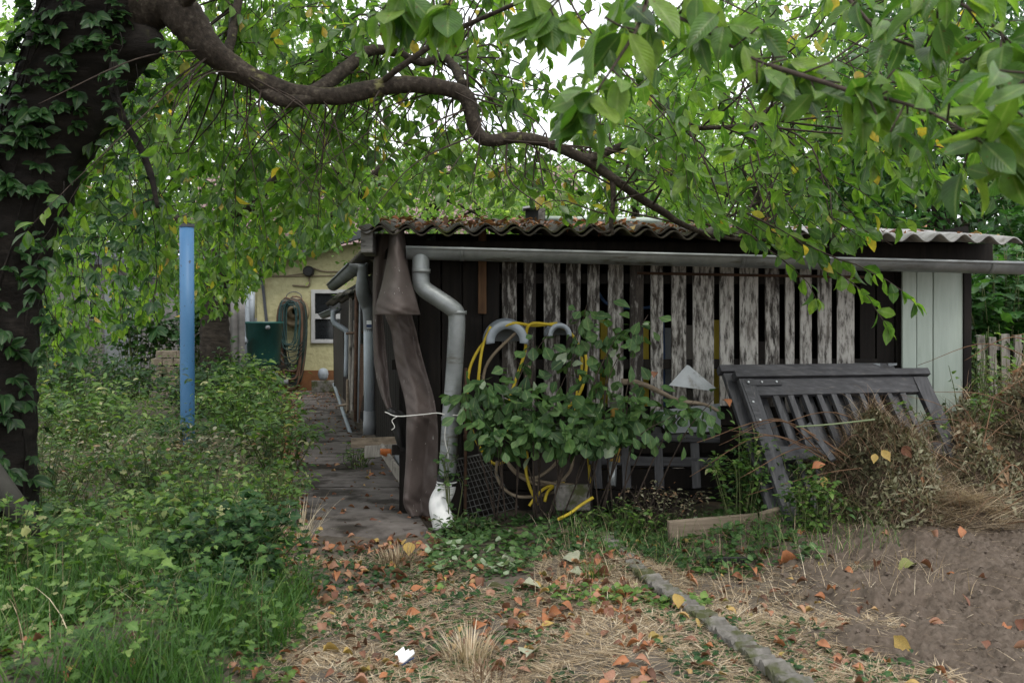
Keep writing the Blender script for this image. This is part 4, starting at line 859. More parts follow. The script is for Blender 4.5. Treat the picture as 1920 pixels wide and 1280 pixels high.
# ------------------------------------------------------------------ edging stones and plank in the foreground
def edging(name, pxs, wpx, hh, m, lab, cat):
    mb = MB(); pts = []
    for px, py in pxs:
        d = F * H / (py - HY); pts.append(np.array([Lx(px, d), d, 0]))
    c = crv(pts, 24); n = len(c); A = np.zeros((n, 7, 3)); d = np.gradient(c, axis=0); d /= np.linalg.norm(d, axis=1)[:, None]
    s = np.stack([d[:, 1], -d[:, 0], 0 * d[:, 0]], 1)
    for i in range(n):
        g = 0.01; e = .006 * math.sin(i * 1.7) + .008 * math.sin(i * .6)
        for j, (o, z) in enumerate(((-1, -.1), (-1, .8), (-.8, 1), (0, 1.03), (.8, 1), (1, .8), (1, -.1))):
            A[i, j] = c[i] + s[i] * wpx * o + np.array([0, 0, g + hh * z + e + rng.normal(0, .0035)]) + s[i] * rng.normal(0, .0035)
    mb.grid(A); mb.add(A[0], [tuple(range(7))]); mb.add(A[-1], [tuple(range(7))])
    tag(mb.build(name, M[m], None, c[n // 2], smooth=False), lab, cat)
edging('edging_stone', [(1128, 1008), (1150, 1028), (1180, 1056), (1202, 1078)], .040, .022, 'concrete', 'mossy concrete edging stone nearest to the clover patch', 'edging stone')
edging('edging_stone', [(1206, 1081), (1240, 1108), (1280, 1138), (1310, 1160)], .046, .028, 'concrete', 'middle mossy edging stone between its two neighbours in the row', 'edging stone')
edging('edging_stone', [(1315, 1164), (1365, 1200), (1430, 1248), (1540, 1330)], .05, .036, 'concrete', 'long edging stone at the bottom end of the row', 'edging stone')
def ground_plank(a, b, w, th, m, lab):
    mb = MB(); A = P(*a); B = P(*b); mb.bar(A, B, th, w, (0, 0, 1), jit=.004); tag(mb.build('plank', M[m], None, (A + B) / 2 - [0, 0, w / 2], bevel=.004), lab, 'plank')
ground_plank((1255, 1000, 6.1), (1424, 984, 6.2), .15, .03, 'plank', 'rough timber plank on edge among the weeds before the gates')
ground_plank((1428, 980, 6.13), (1512, 958, 6.3), .14, .03, 'plank', 'shorter tilted plank continuing behind the rough timber plank')
mb = MB(); mb.bar(P(1325, 1047, 5.62), P(1420, 1049, 5.6), .06, .02, (0, 0, 1)); mb.tube([P(1355, 1045, 5.55), P(1412, 1045, 5.55)], .004, 6); tag(mb.build('black_strip', M['black'], None, P(1370, 1050, 5.6)), 'black plastic strip lying on the soil below the plank', 'strip')
mb = MB(); p = [(738, 1231), (753, 1222), (757, 1228), (763, 1225), (765, 1228), (772, 1226), (775, 1230), (751, 1246)]
pp = [P(x, y, 3.96) * [1, 1, 1] + np.array([0, (1246 - y) * .003, 0]) for x, y in p]; mb.prism(pp, (0, .002, -.006)); cu = mb.build('card_scrap', M['paper'], None, P(755, 1240, 3.95)); tag(cu, 'torn white card scrap lying on the leafy ground', 'litter')
mb = MB(); mb.prism([P(752, 1245.5, 3.945), P(775, 1231, 3.945), P(777, 1233, 3.945), P(754, 1248, 3.945)], (0, .003, 0)); mb.build('printed_edge', M['navy'], cu)
mb = MB(); p = [(1610, 1084), (1622, 1082), (1640, 1090), (1646, 1088), (1638, 1094), (1626, 1091)]
mb.prism([P(x, y, 5.1) + np.array([0, (1094 - y) * .006, 0]) for x, y in p], (0, .002, -.006)); tag(mb.build('foil_scrap', M['paper'], None, P(1630, 1092, 5.1)), 'crumpled white foil scrap on the soil edge', 'litter')
# chimney and pipe seen above the roof
ch = thing('chimney', 'dark square flue with pale slanted cap rising behind the shed roof', 'chimney', P(1000, 470, 10.2))
mb = MB(); A, B = P(985, 395, 10.2), P(1009, 560, 10.2); mb.box((A + B) / 2, (B[0] - A[0], .16, A[2] - B[2])); mb.build('flue', M['black'], ch)
mb = MB(); mb.bar(P(980, 392, 10.1), P(1012, 388, 10.1), .26, .02, (0, 0, 1)); mb.build('cap', M['paintwhite'], ch)
mb = MB(); A, B = P(1009, 391, 10.25), P(1022, 560, 10.25); mb.box((A + B) / 2, (B[0] - A[0], .1, A[2] - B[2])); tag(mb.build('concrete_post', M['concrete'], None, B), 'pale concrete post right beside the dark flue', 'post')
mb = MB(); mb.tube([P(1022, 410, 10.2), P(1240, 413, 10.4)], 5 / F * 10.2, 12); tag(mb.build('pipe', M['sage'], None, P(1130, 412, 10.3), smooth=True), 'pale green horizontal pipe behind the roof ridge', 'pipe')

# ------------------------------------------------------------------ picket fence at the right edge
fn = thing('picket_fence', 'old silvered picket fence overgrown beside the sage panel', 'fence', P(1890, 740, 8.2))
for k in range(14):
    px = 1838 + k * 23
    mb = MB(); mb.bar(P(px, 628 + 3 * math.sin(k * 2.1), 8.2), P(px + 2, 800, 8.2), .066, .02, (0, 1, 0), jit=.004); mb.build('picket', M['greywood'], fn, bevel=.003)
for y in (650, 720):
    mb = MB(); mb.bar(P(1825, y, 8.24), P(2160, y + 3, 8.24), .05, .04, (0, 1, 0)); mb.build('rail', M['greywood'], fn)
#@@PLANTS
# ------------------------------------------------------------------ PLANTS
T_MID = leaf_tpl(5, 'cherry', .22, .18); T_NEAR = leaf_tpl(11, 'cherry', .20, .16, 5, .02); T_FAR = leaf_tpl(3, 'lance', .15, .15)
T_ROUND = leaf_tpl(5, 'round', .12, .10); T_LANCE = leaf_tpl(5, 'lance', .28, .15); T_LOBED = leaf_tpl(10, 'lobed', .22, .16)
DOWN = np.array([0, 0, -1.])
def tint_green(yel=.03): return rng.uniform(.955, 1) if rng.random() < yel else min(.9, rng.beta(2.2, 2.2) * .92)
CUTX = [-300, 60, 100, 200, 300, 326, 327, 373, 374, 430, 456, 500, 560, 600, 640, 680, 760, 1000, 1060, 1250, 1330, 1450, 1560, 1720, 1750, 1850, 1920, 2300]
CUTY = [780, 720, 690, 655, 605, 560, 432, 432, 612, 606, 580, 530, 508, 488, 470, 436, 400, 396, 425, 424, 436, 478, 492, 455, 440, 420, 350, 250]
LIMBPX = None; FREE = False
def keep(p, far=False):
    """pruned growth: nothing hangs before the shed front, the pole or the house, and the long branch stays bare"""
    if p[1] < .4 or FREE: return True
    px = p[0] / p[1] * F + 960; py = HY - (p[2] - H) / p[1] * F
    if p[1] > 10.9 and 326 < px < 456 and py < 600 + rng.uniform(-30, 10): return True
    if py > np.interp(px, CUTX, CUTY) - rng.uniform(0, 26): return False
    if not far and LIMBPX is not None and 240 < px < 1290 and p[1] > 3:
        q = np.hypot(LIMBPX[:, 0] - px, LIMBPX[:, 1] - py); i = int(np.argmin(q))
        if q[i] < 34 + LIMBPX[i, 3] and p[1] < LIMBPX[i, 2] + .25 and rng.random() < .93: return False
    return True
def spray(lv, tb, p0, d, L, size, droop=.9, step=.05, r0=.004, yel=.03, wid=.5, hang=.5, sub=0):
    """a drooping twig with its leaves"""
    n = max(5, int(L / .09)); pts = [np.array(p0, float)]; dd = unit(d)
    for i in range(n):
        dd = unit(dd + DOWN * droop / n + rng.normal(0, .10, 3)); q = pts[-1] + dd * L / n
        if not keep(q): break
        pts.append(q)
    if len(pts) < 3: return
    L = L * (len(pts) - 1) / n; n = len(pts) - 1; pts = np.array(pts); tb.tube(pts, np.linspace(r0, r0 * .35, len(pts)), 4)
    m = int(L / step)
    for k in range(m):
        f = .12 + .88 * (k + rng.random()) / m; q = f * n; i = min(int(q), n - 1); p = pts[i] + (pts[i + 1] - pts[i]) * (q - i); ax = unit(pts[i + 1] - pts[i])
        side = unit(np.cross(ax, rdir())); ld = unit(ax * .45 + side * .75 + DOWN * hang * rng.uniform(.5, 1.3))
        nr = unit(np.array([0, 0, 1.]) * .8 + rng.normal(0, .85, 3))
        if not keep(p + ld * size * .6): continue
        lv.add(p, ld, nr, size * rng.uniform(.7, 1.2), wid * rng.uniform(.85, 1.15), tint_green(yel))
    for k in range(3):                     # tuft at the tip
        ld = unit(dd * .8 + rng.normal(0, .5, 3) + DOWN * .4)
        if not keep(pts[-1] + ld * size * .6): continue
        lv.add(pts[-1], ld, unit(np.array([0, 0, 1.]) + rng.normal(0, .6, 3)), size * rng.uniform(.7, 1.1), wid, tint_green(yel))
    if sub and L > .4:
        for k in range(sub):
            i = rng.integers(1, n); spray(lv, tb, pts[i], unit(pts[i] - pts[i - 1] + rng.normal(0, .6, 3)), L * .5, size, droop, step, r0 * .6, yel, wid, hang)

# ---- the old cherry tree
ct_base = P(-10, 1055, 5.6)
cherry = thing('cherry_tree', 'old leaning cherry tree with dark trunk and long low branch over the shed', 'tree', (ct_base[0], ct_base[1], 0))
mb = MB()
tp, tr_ = pxline([(-10, 1110, 5.6, 92), (-8, 1040, 5.6, 76), (-8, 920, 5.6, 70), (-8, 780, 5.6, 68), (-4, 640, 5.6, 70), (10, 480, 5.6, 77), (45, 350, 5.6, 84), (95, 240, 5.6, 88), (150, 120, 5.55, 98), (190, 20, 5.5, 100), (205, -80, 5.5, 92), (200, -260, 5.5, 80), (150, -520, 5.5, 62)], 7)
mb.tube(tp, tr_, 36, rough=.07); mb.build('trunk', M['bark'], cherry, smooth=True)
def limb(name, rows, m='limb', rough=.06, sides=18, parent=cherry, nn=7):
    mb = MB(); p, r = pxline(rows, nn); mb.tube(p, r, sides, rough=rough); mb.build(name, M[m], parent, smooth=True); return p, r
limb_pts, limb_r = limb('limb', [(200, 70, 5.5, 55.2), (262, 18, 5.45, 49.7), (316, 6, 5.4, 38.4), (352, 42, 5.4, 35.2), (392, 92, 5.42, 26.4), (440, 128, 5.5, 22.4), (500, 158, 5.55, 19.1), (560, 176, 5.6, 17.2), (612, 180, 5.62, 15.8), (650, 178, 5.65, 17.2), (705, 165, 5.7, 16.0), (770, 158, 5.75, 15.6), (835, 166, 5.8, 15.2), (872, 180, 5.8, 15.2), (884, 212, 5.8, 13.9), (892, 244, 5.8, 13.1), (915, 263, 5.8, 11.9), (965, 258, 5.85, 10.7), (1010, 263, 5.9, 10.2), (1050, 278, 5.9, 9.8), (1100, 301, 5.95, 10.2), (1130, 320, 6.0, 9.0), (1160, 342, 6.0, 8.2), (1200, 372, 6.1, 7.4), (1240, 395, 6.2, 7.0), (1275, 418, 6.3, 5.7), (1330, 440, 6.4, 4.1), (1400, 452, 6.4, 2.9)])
limb('knot', [(480, 158, 5.55, 10), (512, 182, 5.53, 12), (545, 190, 5.55, 12), (590, 184, 5.6, 9)], sides=14)
limb('stub', [(215, 80, 5.5, 52), (262, 82, 5.42, 40), (290, 82, 5.38, 26), (302, 80, 5.36, 10)], 'bark')
LIMBPX = np.stack([limb_pts[:, 0] / limb_pts[:, 1] * F + 960, HY - (limb_pts[:, 2] - H) / limb_pts[:, 1] * F, limb_pts[:, 1], limb_r / limb_pts[:, 1] * F], 1)[14:]
br = []
br.append(limb('branch', [(1100, 301, 5.95, 9), (1130, 288, 5.95, 8.5), (1170, 272, 5.95, 7), (1215, 258, 5.9, 6), (1290, 242, 5.85, 5), (1370, 238, 5.8, 4), (1470, 225, 5.7, 3)], sides=10)[0])
br.append(limb('branch', [(540, 188, 5.7, 13), (600, 165, 5.85, 13), (650, 128, 6.0, 13), (690, 96, 6.1, 11), (740, 98, 6.2, 9), (790, 118, 6.3, 7), (830, 108, 6.3, 8), (852, 125, 6.2, 9), (868, 160, 5.9, 9)], sides=10)[0])
br.append(limb('branch', [(420, 110, 5.6, 10), (432, 80, 5.7, 9), (440, 40, 5.8, 9), (452, -20, 5.9, 8), (480, -120, 6, 6)], sides=10)[0])
br.append(limb('branch', [(1148, 333, 6.0, 6), (1150, 370, 5.98, 5), (1146, 420, 5.95, 4), (1150, 440, 5.95, 3)], sides=8)[0])
br.append(limb('branch', [(215, 120, 5.3, 9), (212, 160, 5.2, 8), (230, 220, 5.15, 7), (262, 275, 5.15, 6.5), (283, 330, 5.15, 6), (296, 390, 5.15, 4)], 'bark', sides=8)[0])
br.append(limb('branch', [(330, 20, 5.4, 14), (420, -60, 5.0, 11), (600, -120, 4.4, 9), (820, -140, 3.6, 8), (1000, -110, 3.0, 7), (1190, -25, 2.5, 5)], sides=10)[0])
br.append(limb('branch', [(200, -200, 5.5, 40), (420, -330, 4.8, 34), (800, -480, 3.8, 28), (1200, -620, 3.2, 20)], sides=12)[0])
br.append(limb('branch', [(190, -60, 5.5, 40), (40, -200, 5.0, 34), (-300, -420, 4.4, 24)], sides=12)[0])
br.append(limb('branch', [(700, 165, 5.7, 6), (760, 120, 5.6, 6), (850, 60, 5.5, 5), (960, 10, 5.3, 4), (1060, -40, 5.1, 3)], sides=8)[0])
BRP = np.vstack([limb_pts[6:]] + br[:5] + [br[8]])
lv = Leaves(); tb = MB()
def zone(n, x0, x1, y0, y1, d0, d1, L0, L1, size, dirf=None, yel=.03, sub=0, link=.3, step=.05, droop=.9):
    for k in range(n):
        p = P(rng.uniform(x0, x1), rng.uniform(y0, y1), rng.uniform(d0, d1)); d = dirf if dirf is not None else (rng.normal(0, .8), rng.normal(0, .5), rng.uniform(-.6, .3))
        spray(lv, tb, p, unit(np.array(d) + rng.normal(0, .25, 3)), rng.uniform(L0, L1), size, droop, step, .0035, yel, sub=sub)
        if rng.random() < link:
            q = BRP[np.argmin(np.linalg.norm(BRP - p, axis=1) + rng.uniform(0, .9, len(BRP)))]
            if np.linalg.norm(q - p) < 2.6 and keep(p):
                mid = (p + q) / 2 + np.array([0, 0, rng.uniform(.0, .22)]) + rng.normal(0, .07, 3); tb.tube(crv([q, mid, p], 5), np.linspace(.007, .0035, 11), 5)
zone(135, 150, 700, 40, 420, 5.9, 8.5, .5, .9, .105, sub=1)
zone(80, 330, 1000, -90, 120, 5.6, 8.0, .5, .9, .105, sub=1, yel=.04)
zone(75, 640, 1150, 120, 330, 6.0, 8.0, .4, .8, .105)
zone(85, 1050, 1980, 40, 330, 4.6, 7.0, .5, .9, .11, dirf=(.5, -.2, -.35), sub=1)
zone(34, 1100, 1900, -80, 60, 4.0, 6.8, .5, .9, .11)
zone(20, 1250, 1560, 300, 420, 5.5, 6.2, .5, .8, .11, dirf=(.8, -.3, -.4), link=.6)
zone(9, 1330, 1600, 380, 440, 5.2, 5.7, .5, .75, .11, dirf=(.85, -.2, -.4), link=.5)
FREE = True
spray(lv, tb, P(1400, 400, 5.4), (.85, -.1, -.45), 1.0, .11, .25, .035, .006, .02); spray(lv, tb, P(1480, 440, 5.35), (.8, -.1, -.5), .72, .105, .2, .035, .005, .02); spray(lv, tb, P(1290, 412, 6.2), (.9, -.4, -.2), .8, .10, .3, .04, .006, .06); spray(lv, tb, P(1380, 425, 5.5), (.85, -.2, -.45), .6, .10, .3, .04, .005, .04); FREE = False
zone(24, 980, 1260, 300, 400, 5.6, 6.4, .25, .4, .095, link=.9, yel=.06)
zone(40, 60, 330, 300, 560, 6.3, 8.5, .5, .8, .10, dirf=(.1, 0, -1), yel=.03)
zone(26, 100, 320, 480, 640, 7.0, 9.0, .4, .6, .105, dirf=(.2, 0, -1), yel=.02)
# bare hanging twigs fanning out under the long branch
for k in range(70):
    q = limb_pts[rng.integers(25, 130)]; e = q + np.array([rng.normal(.1, .45), rng.normal(0, .35), -rng.uniform(.3, .85)])
    if not keep(e): continue
    mid = (q + e) / 2 + np.array([rng.normal(0, .08), 0, .08]); tb.tube(crv([q, mid, e], 6), np.linspace(.006, .002, 13), 5)
    if rng.random() < .6: spray(lv, tb, e, unit(e - mid), .3, .09, .5, .06, .002, .06)
# unseen crown sprays overhead, above the frame, added to shade the scene
for k in range(300):
    p = np.array([rng.uniform(-5.5, 3.2), rng.uniform(-.5, 8.5), rng.uniform(3.6, 6.0)])
    if (H - p[2]) / max(p[1], .1) * F + HY > -60 and p[1] > .3: continue
    if p[0] > .8 and p[1] < 5.2: continue
    spray(lv, tb, p, (rng.normal(), rng.normal(), rng.uniform(-.5, .2)), rng.uniform(.6, 1.0), .13, .8, .05, .004, .02)
for k in range(50):  # further unseen sprays, added to deepen the shade on the left bed
    p = np.array([rng.uniform(-5.5, -.8), rng.uniform(1.5, 6.5), rng.uniform(3.2, 4.6)])
    if (H - p[2]) / p[1] * F + HY > -40: continue
    spray(lv, tb, p, (rng.normal(), rng.normal(), rng.uniform(-.3, .2)), rng.uniform(.6, 1.0), .14, .5, .045, .004, .02)
lv.build('crown', M['cherry'], T_MID, cherry); tb.build('twigs', M['twig'], cherry, smooth=True, fix=False)
# close bough hanging into the top right corner
def bough(rows, n, size, r=.006, hang=.5, tips=6):
    nl = Leaves(); nt = MB()
    pts = crv([P(*q) for q in rows], 8); nt.tube(pts, np.linspace(r, r * .35, len(pts)), 8)
    for k in range(n):
        f = rng.uniform(.05, 1) * (len(pts) - 1); i = min(int(f), len(pts) - 2); p = pts[i] + (pts[i + 1] - pts[i]) * (f - i); ax = unit(pts[i + 1] - pts[i])
        # spur with a whorl of leaves
        m = rng.integers(2, 5); sp = unit(np.cross(ax, rdir()) + ax * .4); e = p + sp * rng.uniform(.01, .09); nt.tube([p, e], .0025, 5)
        for j in range(m):
            ld = unit(ax * .35 + rng.normal(0, .75, 3) * np.array([1, .8, .6]) + DOWN * hang); nl.add(e, ld, unit(np.array([0, -.5, .8]) + rng.normal(0, .55, 3)), size * rng.uniform(.45, 1.25), rng.uniform(.32, .52), rng.beta(2.5, 2) * .85)
    e = pts[-1]; ax = unit(pts[-1] - pts[-3])
    for j in range(tips):
        ld = unit(ax * .7 + rng.normal(0, .6, 3) + DOWN * hang * .7); nl.add(e, ld, unit(np.array([0, -.5, .8]) + rng.normal(0, .5, 3)), size * rng.uniform(.8, 1.2), .52, rng.beta(2.5, 2) * .85)
    o = nt.build('bough', M['twig'], cherry, smooth=True); nl.build('leaves', M['cherry_near'], T_NEAR, o, curl=(-.3, 2.4))
bough([(1190, -25, 2.5), (1240, 18, 2.45), (1310, 50, 2.4), (1385, 95, 2.35), (1440, 122, 2.3), (1495, 136, 2.3)], 18, .118)
bough([(1440, 122, 2.3), (1530, 150, 2.2), (1600, 172, 2.15), (1680, 190, 2.1), (1750, 214, 2.0), (1830, 260, 1.9), (1890, 300, 1.95)], 28, .108, hang=.4)
bough([(1560, -40, 2.6), (1610, 20, 2.5), (1650, 60, 2.45), (1720, 90, 2.4), (1790, 108, 2.3), (1850, 150, 2.2)], 22, .112)
bough([(1700, -60, 2.3), (1770, -10, 2.2), (1840, 30, 2.1), (1905, 90, 2.1)], 14, .108)
bough([(1230, -60, 2.3), (1200, 40, 2.2), (1160, 110, 2.15), (1118, 172, 2.1)], 7, .135, hang=.9, tips=9)
bough([(900, -90, 2.6), (860, -30, 2.5), (840, 10, 2.5)], 4, .13, hang=.9, tips=6)
bough([(700, -100, 2.6), (730, -40, 2.5), (745, 10, 2.5)], 4, .13, hang=.9, tips=6)
bough([(1080, -80, 2.5), (1060, -20, 2.4), (1030, 20, 2.4)], 4, .13, hang=.9, tips=6)
bough([(1960, 120, 1.75), (1900, 170, 1.8), (1860, 200, 1.95)], 6, .105, hang=.35)

# ---- creeper on the trunk
cr = thing('creeper', 'dark five-leaved creeper climbing the cherry trunk', 'climbing plant', (ct_base[0] + .2, ct_base[1] - .2, 0))
cl_ = Leaves(); cs = MB()
def palm(p, out, size):
    ax = unit(out + DOWN * .6 + rng.normal(0, .25, 3)); side = unit(np.cross(ax, out + np.array([0, 0, .01]))); st = p + out * .05; cs.tube([p, st], .002, 4)
    for a in (-1.2, -.6, 0, .6, 1.2):
        ld = unit(ax * math.cos(a) + side * math.sin(a) + out * .12); cl_.add(st, ld, unit(out + np.array([0, 0, .5]) + rng.normal(0, .45, 3)), size * (1 - .22 * abs(a)) * rng.uniform(.6, 1.15), .5, rng.beta(2, 2) * .9)
for k in range(340):
    i = rng.integers(8, len(tp) - 22) if k % 5 else rng.integers(40, len(tp) - 18); c = tp[i] + (tp[i + 1] - tp[i]) * rng.random(); a = rng.normal(-1.75, .9)
    out = np.array([math.cos(a), math.sin(a), 0]); out[2] = .1
    palm(c + out * tr_[i] * 1.0, unit(out), rng.uniform(.085, .135))
for k in range(8):
    a = rng.uniform(-2.4, -.6); pts = []
    for i in range(6, len(tp) - 20, 3):
        a += rng.normal(0, .10); pts.append(tp[i] + np.array([math.cos(a), math.sin(a), 0]) * (tr_[i] + .012))
    cs.tube(crv(pts, 3), rng.uniform(.003, .007), 6)
for (x0, y0, ln) in ((235, 150, .9), (255, 120, .6), (215, 240, .5), (195, 300, .6), (300, 60, .4), (270, 330, .8), (250, 430, .5), (100, 420, .3), (75, 560, .3), (225, 60, .5), (180, 20, .5), (120, 340, .6), (90, 460, .5)):
    p = P(x0, y0, 5.2); pts = [p]
    for k in range(6): pts.append(pts[-1] + np.array([rng.normal(0, .03), rng.normal(0, .03), -ln / 6]))
    cs.tube(crv(pts, 3), .0025, 4)
    for q in pts[1:]: palm(q, unit((rng.normal(0, .6), -1, .1)), rng.uniform(.075, .12))
cl_.build('leaves', M['creeper'], T_MID, cr); cs.build('stems', M['bark'], cr, smooth=True)

# ---- the second old tree in front of the house
ot = thing('old_fruit_tree', 'stout gnarled fruit tree with mossy fork before the yellow house', 'tree', P(405, 752, 16.5))
def limb2(name, rows, sides=16): return limb(name, rows, 'farbark', .09, sides, ot)
limb2('trunk', [(412, 780, 16.5, 40), (410, 720, 16.5, 31), (404, 640, 16.5, 26), (402, 570, 16.5, 27), (412, 510, 16.5, 33), (418, 480, 16.5, 34), (415, 440, 16.5, 26), (420, 405, 16.5, 20)], 20)
b1 = limb2('branch', [(418, 500, 16.4, 26), (450, 490, 16.2, 22), (490, 484, 16.0, 18), (520, 470, 15.8, 14), (570, 440, 15.5, 11), (640, 400, 15, 9), (700, 330, 14.5, 7), (720, 300, 14.5, 5)])[0]
b2 = limb2('branch', [(415, 440, 16.5, 18), (440, 400, 16.3, 16), (470, 380, 16, 12), (520, 330, 15.6, 9), (560, 260, 15.2, 6)])[0]
b3 = limb2('branch', [(405, 470, 16.5, 20), (370, 440, 16.5, 15), (320, 400, 16.4, 12), (260, 330, 16.2, 8)])[0]
b4 = limb2('branch', [(640, 400, 15, 8), (610, 340, 15, 8), (660, 310, 14.6, 9), (690, 330, 14.3, 8), (735, 350, 14, 5)])[0]
lv = Leaves(); tb = MB(); BRP = np.vstack([b1, b2, b3, b4])
zone(170, 100, 700, 60, 420, 11.5, 17, .8, 1.4, .115, sub=1, yel=.03, step=.05, link=.2)
zone(60, 300, 680, 380, 440, 12, 16, .5, 1.0, .115, sub=0, link=.2, yel=.03)
zone(75, 450, 700, 380, 450, 13, 15, .4, .7, .11, link=.4, droop=1.4)
zone(40, 320, 400, 400, 560, 11.2, 13.5, .4, .8, .115, dirf=(.2, 0, -.8), link=.1)
zone(46, 370, 500, 400, 570, 10.8, 13.5, .4, .8, .115, dirf=(.6, 0, -.5), link=.1)
zone(90, 90, 340, 380, 640, 9.5, 14, .5, .9, .105, dirf=(.1, 0, -1), link=.1)
zone(30, 600, 1020, 240, 330, 12, 16, .7, 1.2, .10, sub=1, link=.2)
lv.build('crown', M['cherry'], T_LANCE, ot); tb.build('twigs', M['twig'], ot, smooth=True, fix=False)

# ---- trees beyond the shed and the houses
def clump_tree(lab, base, hgt, rx, rz, ncl, per, leaf, m, seed, tr_r=.22, group='trees beyond the shed', dens=.75):
    g = np.random.default_rng(seed); x, y, z = base
    t = thing('broadleaf_tree', lab, 'tree', base, 0, group)
    mb = MB(); pts = crv([(x, y, z - .2), (x + g.normal(0, .15), y, z + hgt * .3), (x + g.normal(0, .3), y, z + hgt * .55), (x + g.normal(0, .3), y, z + hgt * .85)], 6); mb.tube(pts, np.linspace(tr_r, tr_r * .25, len(pts)), 12, rough=.08)
    cz = z + hgt - rz; L = Leaves(); P_, D_, N_, S_, W_, T_ = [], [], [], [], [], []
    for k in range(ncl):
        v = unit(g.normal(size=3)); rr = g.uniform(.35, 1.0) ** .5; c = np.array([x + v[0] * rx * rr, y + v[1] * rx * rr, cz + v[2] * rz * rr])
        if k % 6 == 0:
            q = pts[g.integers(8, len(pts))]; mb.tube(crv([q, (q + c) / 2 + [0, 0, .2], c], 4), np.linspace(tr_r * .22, .012, 9), 5)
        n = per; q = g.normal(size=(n, 3)) * np.array([.42, .42, .26]) * g.uniform(.6, 1.2) * (rx / 3.2) ** .5 + c
        dd = g.normal(size=(n, 3)) + (q - c) * 1.0 + DOWN * .6; nn = g.normal(size=(n, 3)) * .7 + [0, -.2, 1]
        ti = np.clip(g.normal(g.uniform(.25, .75), .17, n), 0, 1)
        P_.append(q); D_.append(dd); N_.append(nn); S_.append(leaf * g.uniform(.7, 1.3, n)); W_.append(g.uniform(.42, .6, n)); T_.append(ti)
    L.add_many(np.vstack(P_), np.vstack(D_), np.vstack(N_), np.concatenate(S_), np.concatenate(W_), np.concatenate(T_))
    L.build('crown', M[m], T_FAR, t); mb.build('trunk', M['farbark'], t, smooth=True, fix=False)
clump_tree('tall pale green tree beyond the left garden house', (-13, 27, 0), 11, 4.2, 4.4, 150, 80, .20, 'far', 1)
clump_tree('broad green tree behind the old fruit tree', (-6.5, 25.5, 0), 10.5, 3.4, 3.2, 130, 80, .18, 'far', 2)
clump_tree('light feathery tree above the middle of the shed roof', (-1.3, 22, 0), 5.6, 2.4, 2.2, 110, 90, .14, 'far', 3)
clump_tree('yellowish tree beyond the right half of the shed', (7.5, 30, 0), 12, 4.6, 5.2, 190, 80, .20, 'far', 4)
clump_tree('green tree between the dark flue and the yellowish tree', (3.6, 26, 0), 8.2, 3.2, 3.2, 130, 80, .18, 'far', 5)
clump_tree('dense dark tree over the right end of the shed', (7.4, 17, 0), 7.6, 3.0, 3.2, 170, 90, .15, 'hedge', 6)
clump_tree('dense tree standing at the far right behind the fence', (10.5, 15, 0), 6.4, 2.8, 2.8, 130, 90, .15, 'hedge', 7)
clump_tree('bushy tree close behind the left garden house', (-10.5, 24.5, 0), 7.5, 3.0, 3.0, 120, 80, .17, 'hedge', 8)
clump_tree('dense dark bushy tree just past the right end of the shed roof', (5.6, 12.4, 0), 4.9, 1.9, 2.2, 170, 90, .13, 'hedge', 10, .12)
clump_tree('dark tree beyond the far right corner of the garden', (12.5, 20, 0), 9, 3.4, 4.2, 170, 90, .17, 'hedge', 11)
clump_tree('dark tree at the far left side of the garden', (-15, 18, 0), 8, 3.2, 3.6, 150, 90, .17, 'hedge', 12)
clump_tree('low tree behind the shed above the pale roof end', (3.6, 13.8, 0), 4.4, 1.7, 1.6, 90, 80, .12, 'far', 9, .12)

# ---- bushes: leaf clouds on stems
def bush(name, lab, cat, base, rx, ry, hgt, n, size, m, tpl, seed, wid=.5, group=None, stems=14, low=.05, smat='stem', updir=.5):
    g = np.random.default_rng(seed); x, y = base; z = float(gh(x, y)); t = thing(name, lab, cat, (x, y, z), 0, group)
    L = Leaves(); tb = MB()
    for k in range(stems):
        a = g.uniform(0, 6.28); rr = math.sqrt(g.random()); e = np.array([x + rx * rr * math.cos(a), y + ry * rr * math.sin(a), z + hgt * g.uniform(.65, 1.05) * (1 - .35 * rr)])
        s0 = np.array([x + rx * .35 * rr * math.cos(a), y + ry * .35 * rr * math.sin(a), z - .02]); mid = (s0 * .45 + e * .55) + np.array([0, 0, hgt * .12]) + g.normal(0, .03, 3)
        c = crv([s0, mid, e], 6); tb.tube(c, np.linspace(.0032, .0012, len(c)) * (1 + hgt * .6), 5)
        per = n // stems
        for j in range(per):
            f = low + (1 - low) * g.random() ** .8; p = c[int(f * (len(c) - 1))]; a2 = g.uniform(0, 6.28)
            ld = np.array([math.cos(a2), math.sin(a2), g.normal(.0, .35) + updir * .3]); q = p + ld * g.uniform(0, size * .9)
            L.add(q, unit(ld), unit(np.array([0, -.15, 1]) + g.normal(0, .35, 3)), size * g.uniform(.55, 1.15), wid, float(np.clip(g.normal(.45, .30), 0, 1)))
    L.build('leaves', M[m], tpl, t); tb.build('stems', M[smat], t, smooth=True, fix=False)
